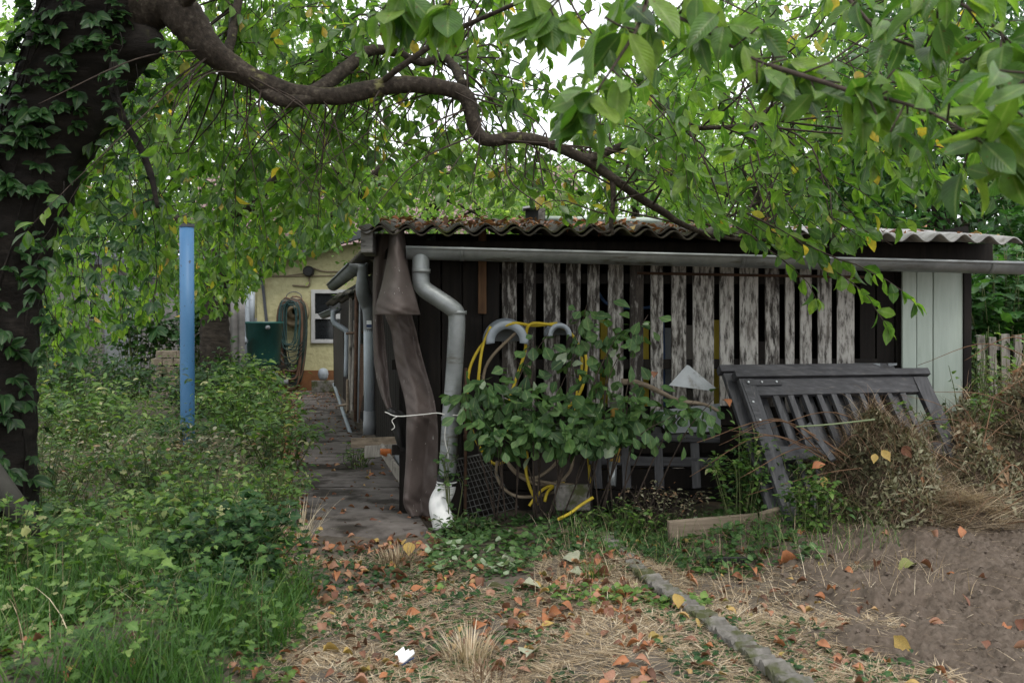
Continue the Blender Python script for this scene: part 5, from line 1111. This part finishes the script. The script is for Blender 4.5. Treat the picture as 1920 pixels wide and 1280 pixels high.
# round-leaved shrub in front of the pickets
sh = thing('shrub', 'leafy round-leaved shrub growing in front of the hose hangers', 'shrub', P(1010, 945, 6.5)); lv = Leaves(); tb = MB(); b0 = P(1010, 950, 6.55)
for (x, y, d, L, n) in ((1080, 610, 6.5, 1.2, 34), (1140, 600, 6.45, 1.2, 30), (1195, 610, 6.5, 1.2, 26), (1000, 640, 6.5, 1.0, 30), (960, 660, 6.5, .9, 24), (900, 700, 6.45, .9, 30), (885, 760, 6.4, .8, 30), (920, 800, 6.3, .6, 34), (960, 760, 6.4, .7, 40), (1000, 790, 6.3, .6, 44), (1040, 760, 6.35, .7, 44), (1090, 750, 6.4, .8, 40), (1060, 800, 6.3, .6, 44), (1120, 790, 6.35, .7, 40), (1160, 780, 6.4, .8, 36), (1200, 770, 6.45, .8, 34), (1240, 760, 6.5, .9, 26), (980, 720, 6.45, .8, 24), (1070, 680, 6.5, .9, 24), (1110, 650, 6.5, 1., 24), (940, 830, 6.3, .5, 26), (1100, 820, 6.3, .5, 26), (1180, 740, 6.45, .8, 22), (1030, 620, 6.5, .8, 16), (1300, 752, 6.45, .8, 18), (1215, 590, 6.4, 1.2, 18), (1100, 572, 6.45, 1.2, 22), (1160, 620, 6.35, 1.1, 24), (1340, 745, 6.4, .8, 16), (868, 720, 6.4, .8, 20), (1270, 775, 6.35, .8, 20)):
    e = P(x, y, d); mid = b0 * .45 + e * .55 + np.array([0, -.08, .12]); b1_ = b0 * .35 + np.array([e[0], 6.6, .0]) * .65 + rng.normal(0, .05, 3) * [1, .6, 0]; mid = b1_ * .45 + e * .55 + np.array([rng.normal(0, .08), -.08, .12]); c = crv([b1_, mid, e], 9); tb.tube(c, np.linspace(.006, .002, len(c)), 6)
    for j in range(int(n * 1.5)):
        f = 1 - abs(rng.normal(0, .26)); p = c[int(max(.25, f) * (len(c) - 1))]; o = rdir() * rng.uniform(.02, .13); ld = unit(o + DOWN * .05)
        yy = HY - (p[2] + o[2] - H) / p[1] * F; xx = p[0] / p[1] * F + 960
        if yy > 845 + rng.uniform(-25, 15) or (xx < 985 and 640 < yy < 690 and rng.random() < .8) or (xx < 1000 and yy < 650) or (640 < yy < 712 and xx > 1085 and rng.random() < .85) or (655 < yy < 735 and 955 < xx < 1085 and rng.random() < .62) or (745 < yy < 800 and xx > 1190 and yy > 790): continue
        lv.add(p + o, ld, unit(np.array([0, -.55, .8]) + rng.normal(0, .45, 3)), (.035 + .10 * rng.beta(1.6, 1.6)), rng.uniform(.55, .75), float(np.clip(rng.normal(.48, .22), 0, .9)) if rng.random() < .97 else 1)
lv.build('leaves', M['shrub'], T_ROUND, sh); tb.build('stems', M['twig'], sh, smooth=True)
# left bed
bush('leafy_bush', 'bright leafy clump round the foot of the blue pole', 'bush', (-2.85, 10.9), .7, .6, .78, 620, .12, 'herb', T_LANCE, 21, .36, stems=46)
bush('leafy_bush', 'leafy clump spilling over the path edge beyond the blue pole', 'bush', (-3.15, 12.2), .75, .8, 1.0, 620, .12, 'herb', T_LANCE, 22, .40, stems=40)
bush('leafy_bush', 'pale green clump left of the blue pole', 'bush', (-4.7, 10.7), .8, .8, .95, 620, .12, 'herb', T_LANCE, 23, .34, stems=44)
bush('nettle_patch', 'tall nettle patch below the old fruit tree', 'bush', (-4.3, 14.2), 1.0, 1.0, 1.05, 900, .11, 'darkherb', T_LANCE, 24, .5, stems=50)
bush('nettle_patch', 'nettle patch filling the bed beside the green barrel', 'bush', (-4.55, 16.8), .8, 1.2, .95, 800, .11, 'herb', T_LANCE, 25, .5, stems=44)
bush('nettle_patch', 'dark nettle patch in front of the brick pile', 'bush', (-5.8, 13.8), 1.0, 1.0, 1.1, 800, .11, 'darkherb', T_LANCE, 26, .5, stems=44)
bush('dark_shrub', 'dark twiggy shrub in front of the garden house door', 'shrub', (-6.6, 14.5), 1.0, .8, 1.8, 800, .10, 'darkherb', T_ROUND, 27, .6, stems=30)
bush('dark_shrub', 'dark shrub right behind the cherry trunk', 'shrub', (-5.4, 11.8), 1.0, .8, 1.55, 900, .10, 'darkherb', T_LANCE, 28, .45, stems=40)
bush('climbing_vine', 'dark vine covering the garden house wall', 'climbing plant', (-9.2, 18.6), 1.5, .6, 2.7, 1500, .16, 'hedge', T_LOBED, 47, .85, stems=40)
bush('climbing_vine', 'dark vine hanging between garden house door and brick pile', 'climbing plant', (-6.6, 17.6), .7, .5, 2.4, 700, .15, 'hedge', T_LOBED, 48, .85, stems=30)
bush('leafy_bush', 'leafy herb clump at the path edge nearer than the blue pole', 'bush', (-2.15, 9.2), .45, .6, .60, 420, .10, 'herb', T_LANCE, 51, .40, stems=40)
bush('leafy_bush', 'bright herb clump between cherry trunk and blue pole', 'bush', (-4.2, 9.9), .7, .5, .65, 420, .10, 'herb', T_LANCE, 52, .38, stems=40)
bush('leafy_bush', 'light green mixed herbs right of the leaning grey pipe', 'bush', (-2.05, 6.0), .55, .4, .36, 520, .06, 'herb', T_LOBED, 53, .8, stems=44, low=0)
bush('leafy_bush', 'tall light herbs at the far left beyond the trunk', 'bush', (-4.6, 8.9), .7, .5, .85, 520, .08, 'herb', T_LANCE, 54, .36, stems=50)
bush('leafy_bush', 'waist-high light herb clump at the front left edge', 'bush', (-2.35, 4.55), .45, .35, .5, 560, .06, 'herb', T_LOBED, 60, .8, stems=40, low=0)
bush('leafy_bush', 'mixed herb clump behind the dark currant bush', 'bush', (-1.7, 5.3), .42, .35, .58, 560, .065, 'herb', T_LANCE, 61, .45, stems=40, low=0)
bush('leafy_bush', 'yellow-green clump bulging over the path corner', 'bush', (-1.62, 6.6), .38, .45, .48, 460, .06, 'herb', T_LANCE, 62, .42, stems=36, low=0)
bush('leafy_bush', 'bushy herb clump in front of the withered ochre plant', 'bush', (-2.6, 7.2), .5, .4, .55, 520, .065, 'herb', T_LOBED, 63, .7, stems=40, low=0)
bush('leafy_bush', 'narrow-leaved herb clump left behind the leaning pipe', 'bush', (-3.1, 6.6), .45, .4, .68, 520, .07, 'herb', T_LANCE, 64, .32, stems=40, low=0)
bush('currant_bush', 'small lobed-leaf bush close to the bottom edge', 'bush', (-1.28, 4.15), .24, .2, .32, 360, .05, 'darkherb', T_LOBED, 65, .95, stems=26, low=0)
bush('leafy_bush', 'dark leafy clump hugging the front of the blue pole', 'bush', (-3.3, 10.0), .55, .25, .42, 300, .09, 'darkherb', T_LANCE, 66, .4, stems=30, low=0)
bush('climbing_vine', 'vine curtain on the wall directly behind the blue pole', 'climbing plant', (-5.75, 17.6), .8, .5, 2.3, 900, .15, 'hedge', T_LOBED, 67, .85, stems=34)
bush('yellowing_plant', 'yellow-brown withering plant in front of the blue pole', 'plant', (-2.9, 8.9), .85, .35, .42, 420, .08, 'wilted', T_LANCE, 29, .45, stems=30)
bush('yellowing_plant', 'withering ochre plant near the cherry trunk', 'plant', (-3.5, 8.2), .8, .4, .3, 380, .07, 'wilted', T_LANCE, 30, .45, stems=30)
bush('currant_bush', 'dark green lobed currant bush at the path corner', 'bush', (-1.33, 4.75), .36, .36, .58, 760, .062, 'darkherb', T_LOBED, 31, .95, stems=34, low=.0)
bush('currant_bush', 'lower currant bush in shade behind the darker one', 'bush', (-1.75, 5.6), .4, .4, .34, 420, .06, 'herb', T_LOBED, 32, .9, stems=30, low=.0)
bush('rose_shoot', 'low leaflet shoots beside the leaning grey pipe', 'plant', (-2.35, 5.1), .45, .4, .34, 420, .06, 'herb', T_ROUND, 33, .6, stems=34)
bush('bramble', 'bright three-leaved bramble shoot among the grass', 'plant', (-1.75, 4.3), .18, .14, .33, 22, .115, 'herb', T_MID, 34, .62, stems=7, low=.7)
bush('bramble', 'broad-leaved bramble shoot in front of the currant bushes', 'plant', (-1.5, 4.85), .14, .12, .42, 16, .12, 'herb', T_MID, 35, .62, stems=6, low=.7)
bush('wild_plant', 'small olive green plant leaning over the path edge', 'plant', (-1.62, 7.3), .22, .2, .45, 60, .085, 'herb', T_LANCE, 36, .45, stems=9)
bush('wild_plant', 'pale compound-leaved sapling by the house end of the path', 'plant', (-3.75, 14.0), .2, .2, .85, 60, .16, 'shrub', T_LANCE, 37, .35, stems=6, low=.6)
bush('weed_clump', 'tall green weeds in front of the stacked gates', 'weeds', (1.80, 6.42), .34, .14, .55, 700, .05, 'herb', T_LANCE, 38, .5, stems=40)
bush('weed_clump', 'ragged weeds climbing the left gate corner', 'weeds', (1.47, 6.4), .24, .18, .72, 620, .055, 'herb', T_LANCE, 39, .5, stems=22, low=.12)
bush('weed_clump', 'low green weeds growing between plank and compost heap', 'weeds', (2.3, 6.2), .3, .10, .24, 300, .045, 'herb', T_LANCE, 49, .5, stems=30)
bush('weed_clump', 'light green sprigs poking from the big compost heap', 'weeds', (3.0, 6.7), .7, .2, 1.1, 160, .05, 'herb', T_LANCE, 50, .5, stems=20, low=.75)
bush('weed_clump', 'brown dead twigs and weeds below the grey sheets', 'weeds', (.98, 6.6), .34, .16, .38, 420, .04, 'wilted', T_LANCE, 55, .45, stems=50, smat='twig')
bush('weed_clump', 'green weeds at the shed foot between hoses and plank', 'weeds', (.72, 6.45), .38, .16, .26, 420, .045, 'herb', T_LANCE, 56, .5, stems=40)
bush('weed_clump', 'short weeds hiding the lower left corner of the gates', 'weeds', (1.62, 6.45), .2, .12, .45, 420, .045, 'darkherb', T_LANCE, 57, .5, stems=30, low=.0)
bush('weed_clump', 'ground weeds around the foot of the white drain elbow', 'weeds', (-.30, 6.42), .24, .12, .16, 200, .04, 'shrub', T_ROUND, 58, .9, stems=26, low=.0)
bush('weed_clump', 'leafy weeds hiding the foot of the front gate stile', 'weeds', (1.80, 6.0), .2, .07, .42, 560, .05, 'herb', T_LANCE, 70, .5, stems=24, low=0)
bush('weed_clump', 'thin weeds sprouting beside the wooden edging under the grey downpipe', 'weeds', (-1.45, 9.3), .18, .4, .28, 160, .05, 'herb', T_LANCE, 40, .5, stems=20)
bush('weed_clump', 'light weeds growing before the sage panel', 'weeds', (3.25, 7.0), .45, .3, 1.25, 380, .06, 'herb', T_LANCE, 41, .55, stems=30)
bush('weed_clump', 'yellow-green weeds covering the picket fence', 'weeds', (3.95, 7.7), .6, .35, 1.5, 700, .065, 'herb', T_LANCE, 42, .55, stems=44)
bush('vine', 'dark large-leaved vine covering the wall beyond the sage panel', 'climbing plant', (4.7, 9.3), 1.0, .7, 2.6, 1800, .15, 'hedge', T_LOBED, 43, .9, stems=44)
bush('vine', 'dark vine mass rising at the right edge behind the fence', 'climbing plant', (5.6, 10.2), 1.2, .9, 3.6, 2400, .15, 'hedge', T_LOBED, 44, .85, stems=40)
bush('weed_clump', 'tangled weeds hanging over the left end of the picket fence', 'weeds', (3.62, 7.45), .4, .25, 1.45, 620, .065, 'herb', T_LANCE, 71, .5, stems=40)
bush('vine', 'dark broad-leaved vine close beside the sage panel', 'climbing plant', (4.2, 8.6), .6, .5, 2.45, 1300, .13, 'hedge', T_LOBED, 46, .9, stems=40)
bush('creeping_vine', 'small-leaved vine climbing the post and downpipe', 'climbing plant', (-.40, 6.55), .12, .08, .75, 90, .045, 'shrub', T_ROUND, 45, .8, stems=10)

# ---- ground cover, grass, straw
def scatter(n, x0, x1, y0, y1, cond):
    out = []
    while sum(len(o) for o in out) < n:
        x = rng.uniform(x0, x1, n); y = rng.uniform(y0, y1, n); k = cond(x, y); out.append(np.stack([x[k], y[k]], 1))
    p = np.vstack(out)[:n]; return p, gh(p[:, 0], p[:, 1])
def unit2(n): a = rng.uniform(0, 6.28, n); return np.stack([np.cos(a), np.sin(a)], 1)
def bedcond(x, y): return (x < path_left(y) + .12 * nz2(y, x, 2.5, 1) - .02 + .16 * (y < 5.8) * (y > 4)) & (x > -.62 * y - .6)
def lowcover(name, n, reg, cond, hmax, size, m, tpl, wid, kind_label, tintm=.45, up=.35, hvar=None):
    p, z = scatter(n, *reg, cond); a = rng.uniform(0, 6.28, n); hh = hmax * rng.random(n) ** 1.3
    if hvar is not None: hh = hh * hvar(p[:, 0], p[:, 1])
    L = Leaves(); L.add_many(np.stack([p[:, 0], p[:, 1], z + hh], 1), np.stack([np.cos(a), np.sin(a), rng.normal(up * .3, .3, n)], 1), np.stack([rng.normal(0, .35, n), rng.normal(-.2, .35, n), np.ones(n)], 1), size * rng.uniform(.5, 1.3, n), np.full(n, wid) * rng.uniform(.85, 1.15, n), np.clip(rng.normal(tintm, .22, n) + .16 * nz2(p[:, 0], p[:, 1], 2.1, 6), 0, 1))
    o = L.build(name, M[m], tpl, None, (p[0, 0], p[0, 1], 0)); tag(o, kind_label, 'ground cover', kind='stuff')
patch = lambda x, y: np.clip(.7 + .75 * nz2(x, y, 1.5, 3), .05, 2.0)
lowcover('undergrowth', 13000, (-5.0, -.6, 3.2, 7.5), bedcond, .30, .042, 'herb', T_LOBED, .75, 'low mixed green undergrowth filling the left bed', hvar=patch)
lowcover('undergrowth', 12000, (-9, -1.4, 6.5, 18), bedcond, .50, .07, 'herb', T_LANCE, .42, 'taller leafy undergrowth farther back in the left bed', .5, hvar=patch)
lowcover('dry_undergrowth', 2600, (-5, -1.5, 6.3, 9.5), bedcond, .22, .06, 'wilted', T_LANCE, .45, 'brown and olive withered undergrowth before the blue pole', .4, hvar=patch)
def ivycond(x, y): return (y > 5.35 + .25 * nz2(x, y, 2, 2) * .4 + .25 * (x > .6) - .2 * (x > 1.)) & (y < 6.75) & (x > -.55) & (x < 1.75)
lowcover('ground_ivy', 2600, (-.5, 1.7, 5.3, 6.8), ivycond, .07, .042, 'shrub', T_ROUND, 1.0, 'round-leaved ground ivy spreading before the shed', .55)
lowcover('ground_ivy', 500, (-.4, 1.3, 4.5, 5.6), lambda x, y: (nz2(x, y, 2.2, 5) > .55), .04, .038, 'herb', T_ROUND, .95, 'scattered small green leaves on the straw-covered ground', .4)
lowcover('clippings', 5200, (-1.4, 1.6, 3.3, 5.9), lambda x, y: (x > path_left(y) - .1) & (nz2(x, y, 1.5, 0) + (x < -.2) * .7 > .1), .015, .038, 'darkherb', T_LANCE, .55, 'small dark green leaf clippings lying on the ground', .5, 0)
def grass(name, n, reg, cond, L0, L1, w, b0, b1, m, lab, tm=.5, ts=.25, lift=1, curv=.9):
    p, z = scatter(n, *reg, cond); o = blades(name, np.stack([p[:, 0], p[:, 1], z - .005], 1), unit2(n), rng.uniform(L0, L1, n), w * rng.uniform(.6, 1.3, n), rng.uniform(b0, b1, n), np.clip(rng.normal(tm, ts, n), 0, 1), M[m], lift=lift, curv=curv)
    tag(o, lab, 'grass', kind='stuff')
grass('grass', 6000, (-3.2, -.9, 3.2, 4.9), lambda x, y: bedcond(x, y) & (nz2(x, y, 1.6, 1) > -.3), .16, .42, .006, .3, 1.3, 'grass', 'long green grass in the front left corner', .4)
grass('grass', 5200, (-7, -1.4, 4.8, 13), bedcond, .12, .38, .006, .3, 1.3, 'grass', 'green grass between the plants of the left bed', .5)
grass('dry_grass', 1500, (-5, -.9, 3.4, 10), bedcond, .15, .5, .0035, .2, 1.3, 'drystem', 'thin dry stalks standing among the bed plants', .6)
grass('grass', 900, (.3, 2.2, 5.5, 6.6), lambda x, y: y > 5.4, .08, .3, .004, .2, 1.2, 'grass', 'thin grass between plank and gates', .5)
def strawcond(x, y): return (x > path_left(y) + .1 - .25 * (y < 4.6)) & (nz2(x, y, 1.3, 2) > -.55 - .4 * (y < 4.6)) & (soilness(x, y) < .5)
grass('straw', 38000, (-1.3, 2.0, 3.2, 5.75), strawcond, .04, .20, .0044, 1.05, 1.30, 'straw', 'dry straw and cut stalks covering the trodden ground', .48, .27, .6, .15)
grass('straw', 7500, (.4, 2.9, 3.2, 6.5), lambda x, y: ((soilness(x, y) < .75) | (y > 5.95)) & (y < 4.7 + rng.random(len(x)) * 1.8), .05, .26, .0042, 1.1, 1.30, 'straw', 'straw strewn along the soil bed edge', .5, .25, .5, .15)
grass('straw', 900, (1.2, 3.4, 3.5, 6.5), lambda x, y: soilness(x, y) > .4, .04, .2, .0035, 1.1, 1.32, 'straw', 'few loose straws lying on the bare soil', .5, .25, .6, .15)
grass('dry_grass', 700, (.1, 2.2, 4.7, 6.3), lambda x, y: y > 4.4, .08, .25, .003, .2, 1.5, 'straw', 'upright dry stalks near the plank', .5)
grass('dry_grass', 260, (-2.0, -1.0, 3.9, 4.5), lambda x, y: (np.hypot(x + 1.35, y - 4.25) < .32), .15, .38, .004, .5, 1.6, 'straw', 'fallen dry blades among the green bed plants', .6)
def tuft(name, c, n, r, L0, L1, lab, m='straw', tm=.62):
    a = rng.uniform(0, 6.28, n); q = np.stack([c[0] + np.cos(a) * r * rng.random(n), c[1] + np.sin(a) * r * rng.random(n)], 1); dirs = np.stack([np.cos(a), np.sin(a)], 1)
    o = blades(name, np.stack([q[:, 0], q[:, 1], gh(q[:, 0], q[:, 1])], 1), dirs, rng.uniform(L0, L1, n), .0045 * rng.uniform(.6, 1.3, n), rng.uniform(.15, 1.35, n), np.clip(rng.normal(tm, .2, n), 0, 1), M[m], origin=(c[0], c[1], 0))
    tag(o, lab, 'grass tuft')
def GP(px, py): d = F * H / (py - HY); return np.array([Lx(px, d), d])
tuft('grass_tuft', GP(880, 1215), 260, .12, .08, .22, 'pale dry grass tuft standing on the trodden ground')
tuft('grass_tuft', GP(745, 1045), 300, .16, .06, .15, 'mossy olive grass tuft near the path end', 'drystem', .6)
tuft('grass_tuft', GP(1110, 1085), 70, .1, .07, .16, 'small green tuft beside the pale fallen leaves', 'grass', .5)
tuft('grass_tuft', GP(560, 1010), 80, .12, .2, .45, 'tall arching grass tuft beside the path corner', 'straw', .8)
tuft('grass_tuft', GP(395, 1235), 160, .1, .25, .5, 'long-bladed green grass tuft in the front bed', 'grass', .45)
tuft('grass_tuft', GP(905, 1255), 160, .16, .05, .12, 'brown withered grass tuft close to the bottom edge', 'drystem', .45)

# ---- garden waste heap and straw pile
def heap(name, lab, c, rx, ry, hgt, n_st, n_lf, stm, lfm, seed, stl=(.15, .5), straw=False):
    g = np.random.default_rng(seed); x0, y0 = c; t = thing(name, lab, 'heap', (x0, y0, float(gh(x0, y0))))
    def surf(x, y):
        q = ((x - x0) / rx) ** 2 + ((y - y0) / ry) ** 2; return gh(x, y) + hgt * np.clip(1 - q, -.1, 1) ** 1.0 * (q < 1.1) + .15 * hgt * nz2(x, y, 3.0, 1) * (q < 1) + .04 * hgt * nz2(x, y, 9, 4) * (q < 1)
    X, Y = np.meshgrid(np.linspace(x0 - rx * 1.02, x0 + rx * 1.02, 60), np.linspace(y0 - ry * 1.02, y0 + ry * 1.02, 50)); Z = surf(X, Y) - .03
    mb = MB(); mb.grid(np.stack([X, Y, Z], -1)); mb.build('mound', nmat(name + ' core', [(.3, (.03, .022, .014)), (.7, (.085, .06, .04))], (20, 20, 20), bump=.9, bdist=.03), t, smooth=True)
    a = g.uniform(0, 6.28, n_st); r = np.sqrt(g.random(n_st)); px = x0 + rx * r * np.cos(a); py = y0 + ry * r * np.sin(a); pz = surf(px, py) + (g.uniform(-.03, .035, n_st) if straw else g.uniform(-.05, .09, n_st))
    h = g.normal(-.15, .75, n_st) if straw else g.uniform(0, 6.28, n_st)
    o = blades('dry_stems', np.stack([px, py, pz], 1), np.stack([np.cos(h), np.sin(h)], 1) * np.where(g.random(n_st) < .5, 1, -1)[:, None], g.uniform(*stl, n_st), g.uniform(.002, .0048, n_st) * np.where(g.random(n_st) < .06, 2.0, 1), g.uniform(.95, 1.36, n_st) if straw else g.uniform(1.0, 1.9, n_st), np.clip(g.normal(.5, .25, n_st), 0, 1), M[stm], t, rows=6, curv=.12 if straw else .9)
    if n_lf:
        a = g.uniform(0, 6.28, n_lf); r = np.sqrt(g.random(n_lf)); px = x0 + rx * r * np.cos(a); py = y0 + ry * r * np.sin(a); pz = surf(px, py) + g.uniform(-.02, .07, n_lf)
        cl = np.clip(.36 + .22 * nz2(px, py, 2.2, 4) + g.normal(0, .16, n_lf), 0, 1)
        L = Leaves(); L.add_many(np.stack([px, py, pz], 1), g.normal(size=(n_lf, 3)) + [0, 0, -.3], g.normal(size=(n_lf, 3)) + [0, -.4, .7], g.uniform(.02, .052, n_lf), g.uniform(.35, .7, n_lf), cl)
        L.build('wilted_leaves', M[lfm], leaf_tpl(6, 'cherry', .75, .45), t, curl=(.8, 2.2))
    return t, surf
hp, hs_ = heap('compost_heap', 'big heap of withered garden cuttings beside the dark gates', (3.58, 6.85), 1.12, .50, .90, 4600, 15000, 'drystem', 'wilted', 61)
heap('cuttings_heap', 'lower red-brown pile of dry cuttings leaning on the front gate', (2.38, 6.4), .46, .34, .55, 2800, 4600, 'drystem', 'wilted', 62)
heap('straw_pile', 'pile of long bleached straw in front of the compost heap', (2.70, 6.32), .42, .26, .20, 2600, 0, 'straw', 'wilted', 63, (.2, .5), True)
# longer canes and tangles on the heap
mb = MB()
for k in range(80):
    a = np.array([rng.uniform(2.0, 4.3), rng.uniform(6.2, 6.8)]); z = float(hs_(a[0], a[1])) + .05 if a[0] > 2.7 else .45; h = rng.normal(0, .7); L = rng.uniform(.5, 1.1) * rng.choice([-1, 1])
    p0 = np.array([a[0], a[1], z]); e = p0 + np.array([math.cos(h) * L, math.sin(h) * L * .5, rng.uniform(-.25, .3)]); mb.tube(crv([p0, (p0 + e) / 2 + np.array([0, 0, rng.uniform(.05, .22)]), e], 6), np.linspace(.0055, .002, 13) * rng.uniform(.5, 1.2), 5)
mb.build('canes', nmat('red brown canes', [(.3, (.07, .035, .02)), (.7, (.24, .14, .08))], bump=0), hp, smooth=True)
mb = MB(); mb.tube(crv([P(1492, 800, 6.2), P(1560, 795, 6.15), P(1640, 786, 6.1)], 6), .0055, 6); tag(mb.build('cane', nmat('green cane', [(.3, (.15, .20, .10)), (.7, (.24, .28, .16))], bump=0), None, P(1640, 786, 6.1), smooth=True), 'green cane lying across in front of the gate slats', 'cane')

# ------------------------------------------------------------------ fallen leaves
TF = leaf_tpl(7, 'cherry', .40, .45, 3)
def leafmesh(i, tint):
    L = Leaves(); L.add((0, -.5, .08), (0, 1, 0), (0, 0, 1), 1, .5 + .08 * (i % 3), tint); o = L.build('fallen_leaf', M['litter'], TF, None, None, curl=(.4 + .8 * (i % 3), .41 + .8 * (i % 3))); me = o.data; bpy.data.objects.remove(o); return me
LM = {k: [leafmesh(i, t) for i in range(3)] for k, t in (('rust', .3), ('orange', .55), ('tan', .75), ('yellow', .9), ('olive', 1.0))}
PALE = leafmat('pale fallen leaf', [(0, (.22, .25, .18)), (1, (.36, .35, .25))], .1, 1, .7, .2, .15)
def drop(kind, x, y, size, lab, group=None, mesh=None):
    o = bpy.data.objects.new('fallen_leaf', mesh or LM[kind][rng.integers(3)]); C.objects.link(o); o.location = (x, y, float(gh(x, y)) + .012)
    o.scale = (size,) * 3; o.rotation_euler = (rng.normal(0, .4), rng.normal(0, .4), rng.uniform(0, 6.28)); tag(o, lab, 'fallen leaf', group); return o
def rect(n, cond, x0, x1, y0, y1): return scatter(n, x0, x1, y0, y1, cond)[0]
spots = [('straw', rect(120, lambda x, y: (x > path_left(y) + .15) & (x < .9 - (y - 4.5) * .1) & (x > -1.2) & (x < 1.3), -1.2, 1.3, 3.4, 5.7)), ('soil', rect(34, lambda x, y: x > .75 + (5.6 - y) * .15, .8, 2.6, 3.6, 6.0)), ('path', rect(60, lambda x, y: (x > path_left(y) - .12) & (x < path_right(y)) & ((x < path_left(y) + .18) | (y < 7.2)), -3.2, -.3, 5.8, 12))]
labs = {'straw': 'lying on the straw-strewn ground before the path', 'soil': 'lying on the soil and straw beyond the edging stones', 'path': 'lying on the paved path'}
cols = {'rust': 'reddish brown fallen leaf ', 'orange': 'orange fallen leaf ', 'tan': 'pinkish tan fallen leaf ', 'yellow': 'yellow fallen leaf '}
for w, pts in spots:
    for x, y in pts:
        k = rng.choice(['rust', 'orange', 'tan', 'yellow'], p=[.32, .24, .34, .10]); drop(k, x, y, rng.uniform(.055, .09), cols[k] + labs[w], k + ' leaves ' + labs[w])
pal = Leaves(); pal.add((0, -.5, .05), (0, 1, 0), (0, 0, 1), 1, .9, .6); po = pal.build('fallen_leaf', PALE, leaf_tpl(7, 'lobed', .25, .3, 5, .05)); PM = po.data; bpy.data.objects.remove(po)
for px, py, s, lab in ((952, 1053, .12, 'pale grey-green fallen leaf nearest the ground ivy'), (1072, 1062, .12, 'upper of two pale leaves touching beside a yellow leaf'), (1078, 1082, .10, 'lower of two pale leaves touching beside a yellow leaf'), (930, 1102, .12, 'pale curled leaf left of the flat blue-green one'), (993, 1112, .11, 'flat blue-green pale leaf on the straw'), (996, 1222, .11, 'pale leaf right of the dry grass tuft')):
    x, y = GP(px, py); o = drop('tan', x, y, s, lab, None, PM); o.rotation_euler = (rng.uniform(.2, .5), rng.normal(0, .2), rng.uniform(0, 6.28)); o.location.z += .02
for px, py, k, s, lab in ((767, 1038, 'yellow', .11, 'upright yellow leaf on the olive grass tuft'), (1270, 1152, 'yellow', .085, 'yellow leaf leaning against the edging stones'), (1695, 1208, 'yellow', .13, 'long yellow-green leaf on the straw by the soil'), (1062, 1056, 'yellow', .08, 'small golden leaf touching the pale torn leaves'), (1686, 965, 'orange', .12, 'orange leaf standing upright on the straw pile'), (1803, 1032, 'orange', .11, 'pale orange leaf alone on the bare soil'), (1605, 1122, 'orange', .10, 'bright orange leaf at the edge of the bare soil'), (1128, 1084, 'rust', .13, 'large rust leaf just left of the edging stones'), (1480, 1060, 'orange', .14, 'long orange leaf beside the black strip'), (1700, 1090, 'olive', .14, 'olive green leaf lying on the bare soil')):
    x, y = GP(px, py); o = drop(k, x, y, s, lab)
    if 'upright' in lab or 'lean' in lab: o.rotation_euler = (R(70), 0, rng.uniform(-.5, .5)); o.location.z += .05
for px, py, d, k, s_, lab in ((1660, 852, 6.1, 'yellow', .11, 'yellow leaf caught high on the red-brown cuttings heap'), (1640, 858, 6.1, 'yellow', .09, 'smaller yellow leaf beside another on the cuttings heap'), (1545, 902, 6.1, 'yellow', .10, 'bright yellow leaf hanging below the gate corner'), (1535, 872, 6.1, 'orange', .09, 'orange leaf on the lower edge of the cuttings heap'), (1362, 752, 6.66, 'orange', .10, 'orange leaf caught on the rear gate corner'), (1700, 845, 6.2, 'rust', .13, 'long reddish leaf on the compost heap'), (1228, 700, 6.3, 'rust', .08, 'reddish leaf hanging among the shrub shoots')):
    q = P(px, py, d); o = drop(k, q[0], q[1], s_, lab); o.location.z = q[2]; o.rotation_euler = (R(55), rng.normal(0, .4), rng.normal(0, .8))
lv = Leaves()
p = np.vstack([rect(650, lambda x, y: (x > path_left(y) - .15) & (x < .6) & (nz2(x, y, 1.8, 5) + (x < -.4) * .9 > 0), -1.6, .6, 3.3, 6.1), rect(1300, lambda x, y: (np.abs(x - path_left(y) - .02) < .14), -5, -1.3, 5.7, 20), rect(600, lambda x, y: (x > path_left(y)) & (x < path_right(y)) & (rng.random(len(x)) < .5), -4.6, -.5, 6, 20), rect(260, lambda x, y: soilness(x, y) < .7, .4, 2.4, 3.4, 6.3), rect(500, lambda x, y: x < path_left(y), -4, -1.2, 3.3, 7), rect(260, lambda x, y: (y > 19) & (x > path_left(y)), -5.2, -3.2, 19, 20.9)])
for x, y in p:
    k = rng.uniform(0, .98); lv.add((x, y, float(gh(x, y)) + rng.uniform(.004, .03)), (rng.normal(), rng.normal(), rng.normal(0, .2)), unit((rng.normal(0, .4), rng.normal(0, .4), 1)), rng.uniform(.035, .075), .52, k)
o = lv.build('leaf_litter', M['litter'], TF, None, (-1, 5.5, 0)); tag(o, 'small brown and orange leaf litter along path and straw', 'leaf litter', kind='stuff')
# twigs and clods on the soil
lv = None; mb = MB()
for k in range(2200):
    x, y = rng.uniform(1.0, 3.6), rng.uniform(3.4, 6.5)
    if soilness(x, y) < .3: continue
    r = .002 + .009 * rng.random() ** 4; v = np.array([unit(rng.normal(size=3)) for _ in range(1)])
    M4 = Matrix.Rotation(rng.uniform(0, 6), 4, 'Z') @ Matrix.Rotation(rng.uniform(0, 3), 4, 'X'); M4.translation = Vector((x, y, float(gh(x, y)) + r * .3)); mb.box((0, 0, 0), (2 * r, 1.6 * r, 1.3 * r), M4, .5, r * .25)
o = mb.build('soil_clods', nmat('clod soil', [(.3, (.075, .056, .042)), (.7, (.155, .122, .097))], (30, 30, 30), bump=.6), None, (2.2, 5, 0), bevel=.003); tag(o, 'small crumbling clods on the bare soil bed', 'soil', kind='stuff')
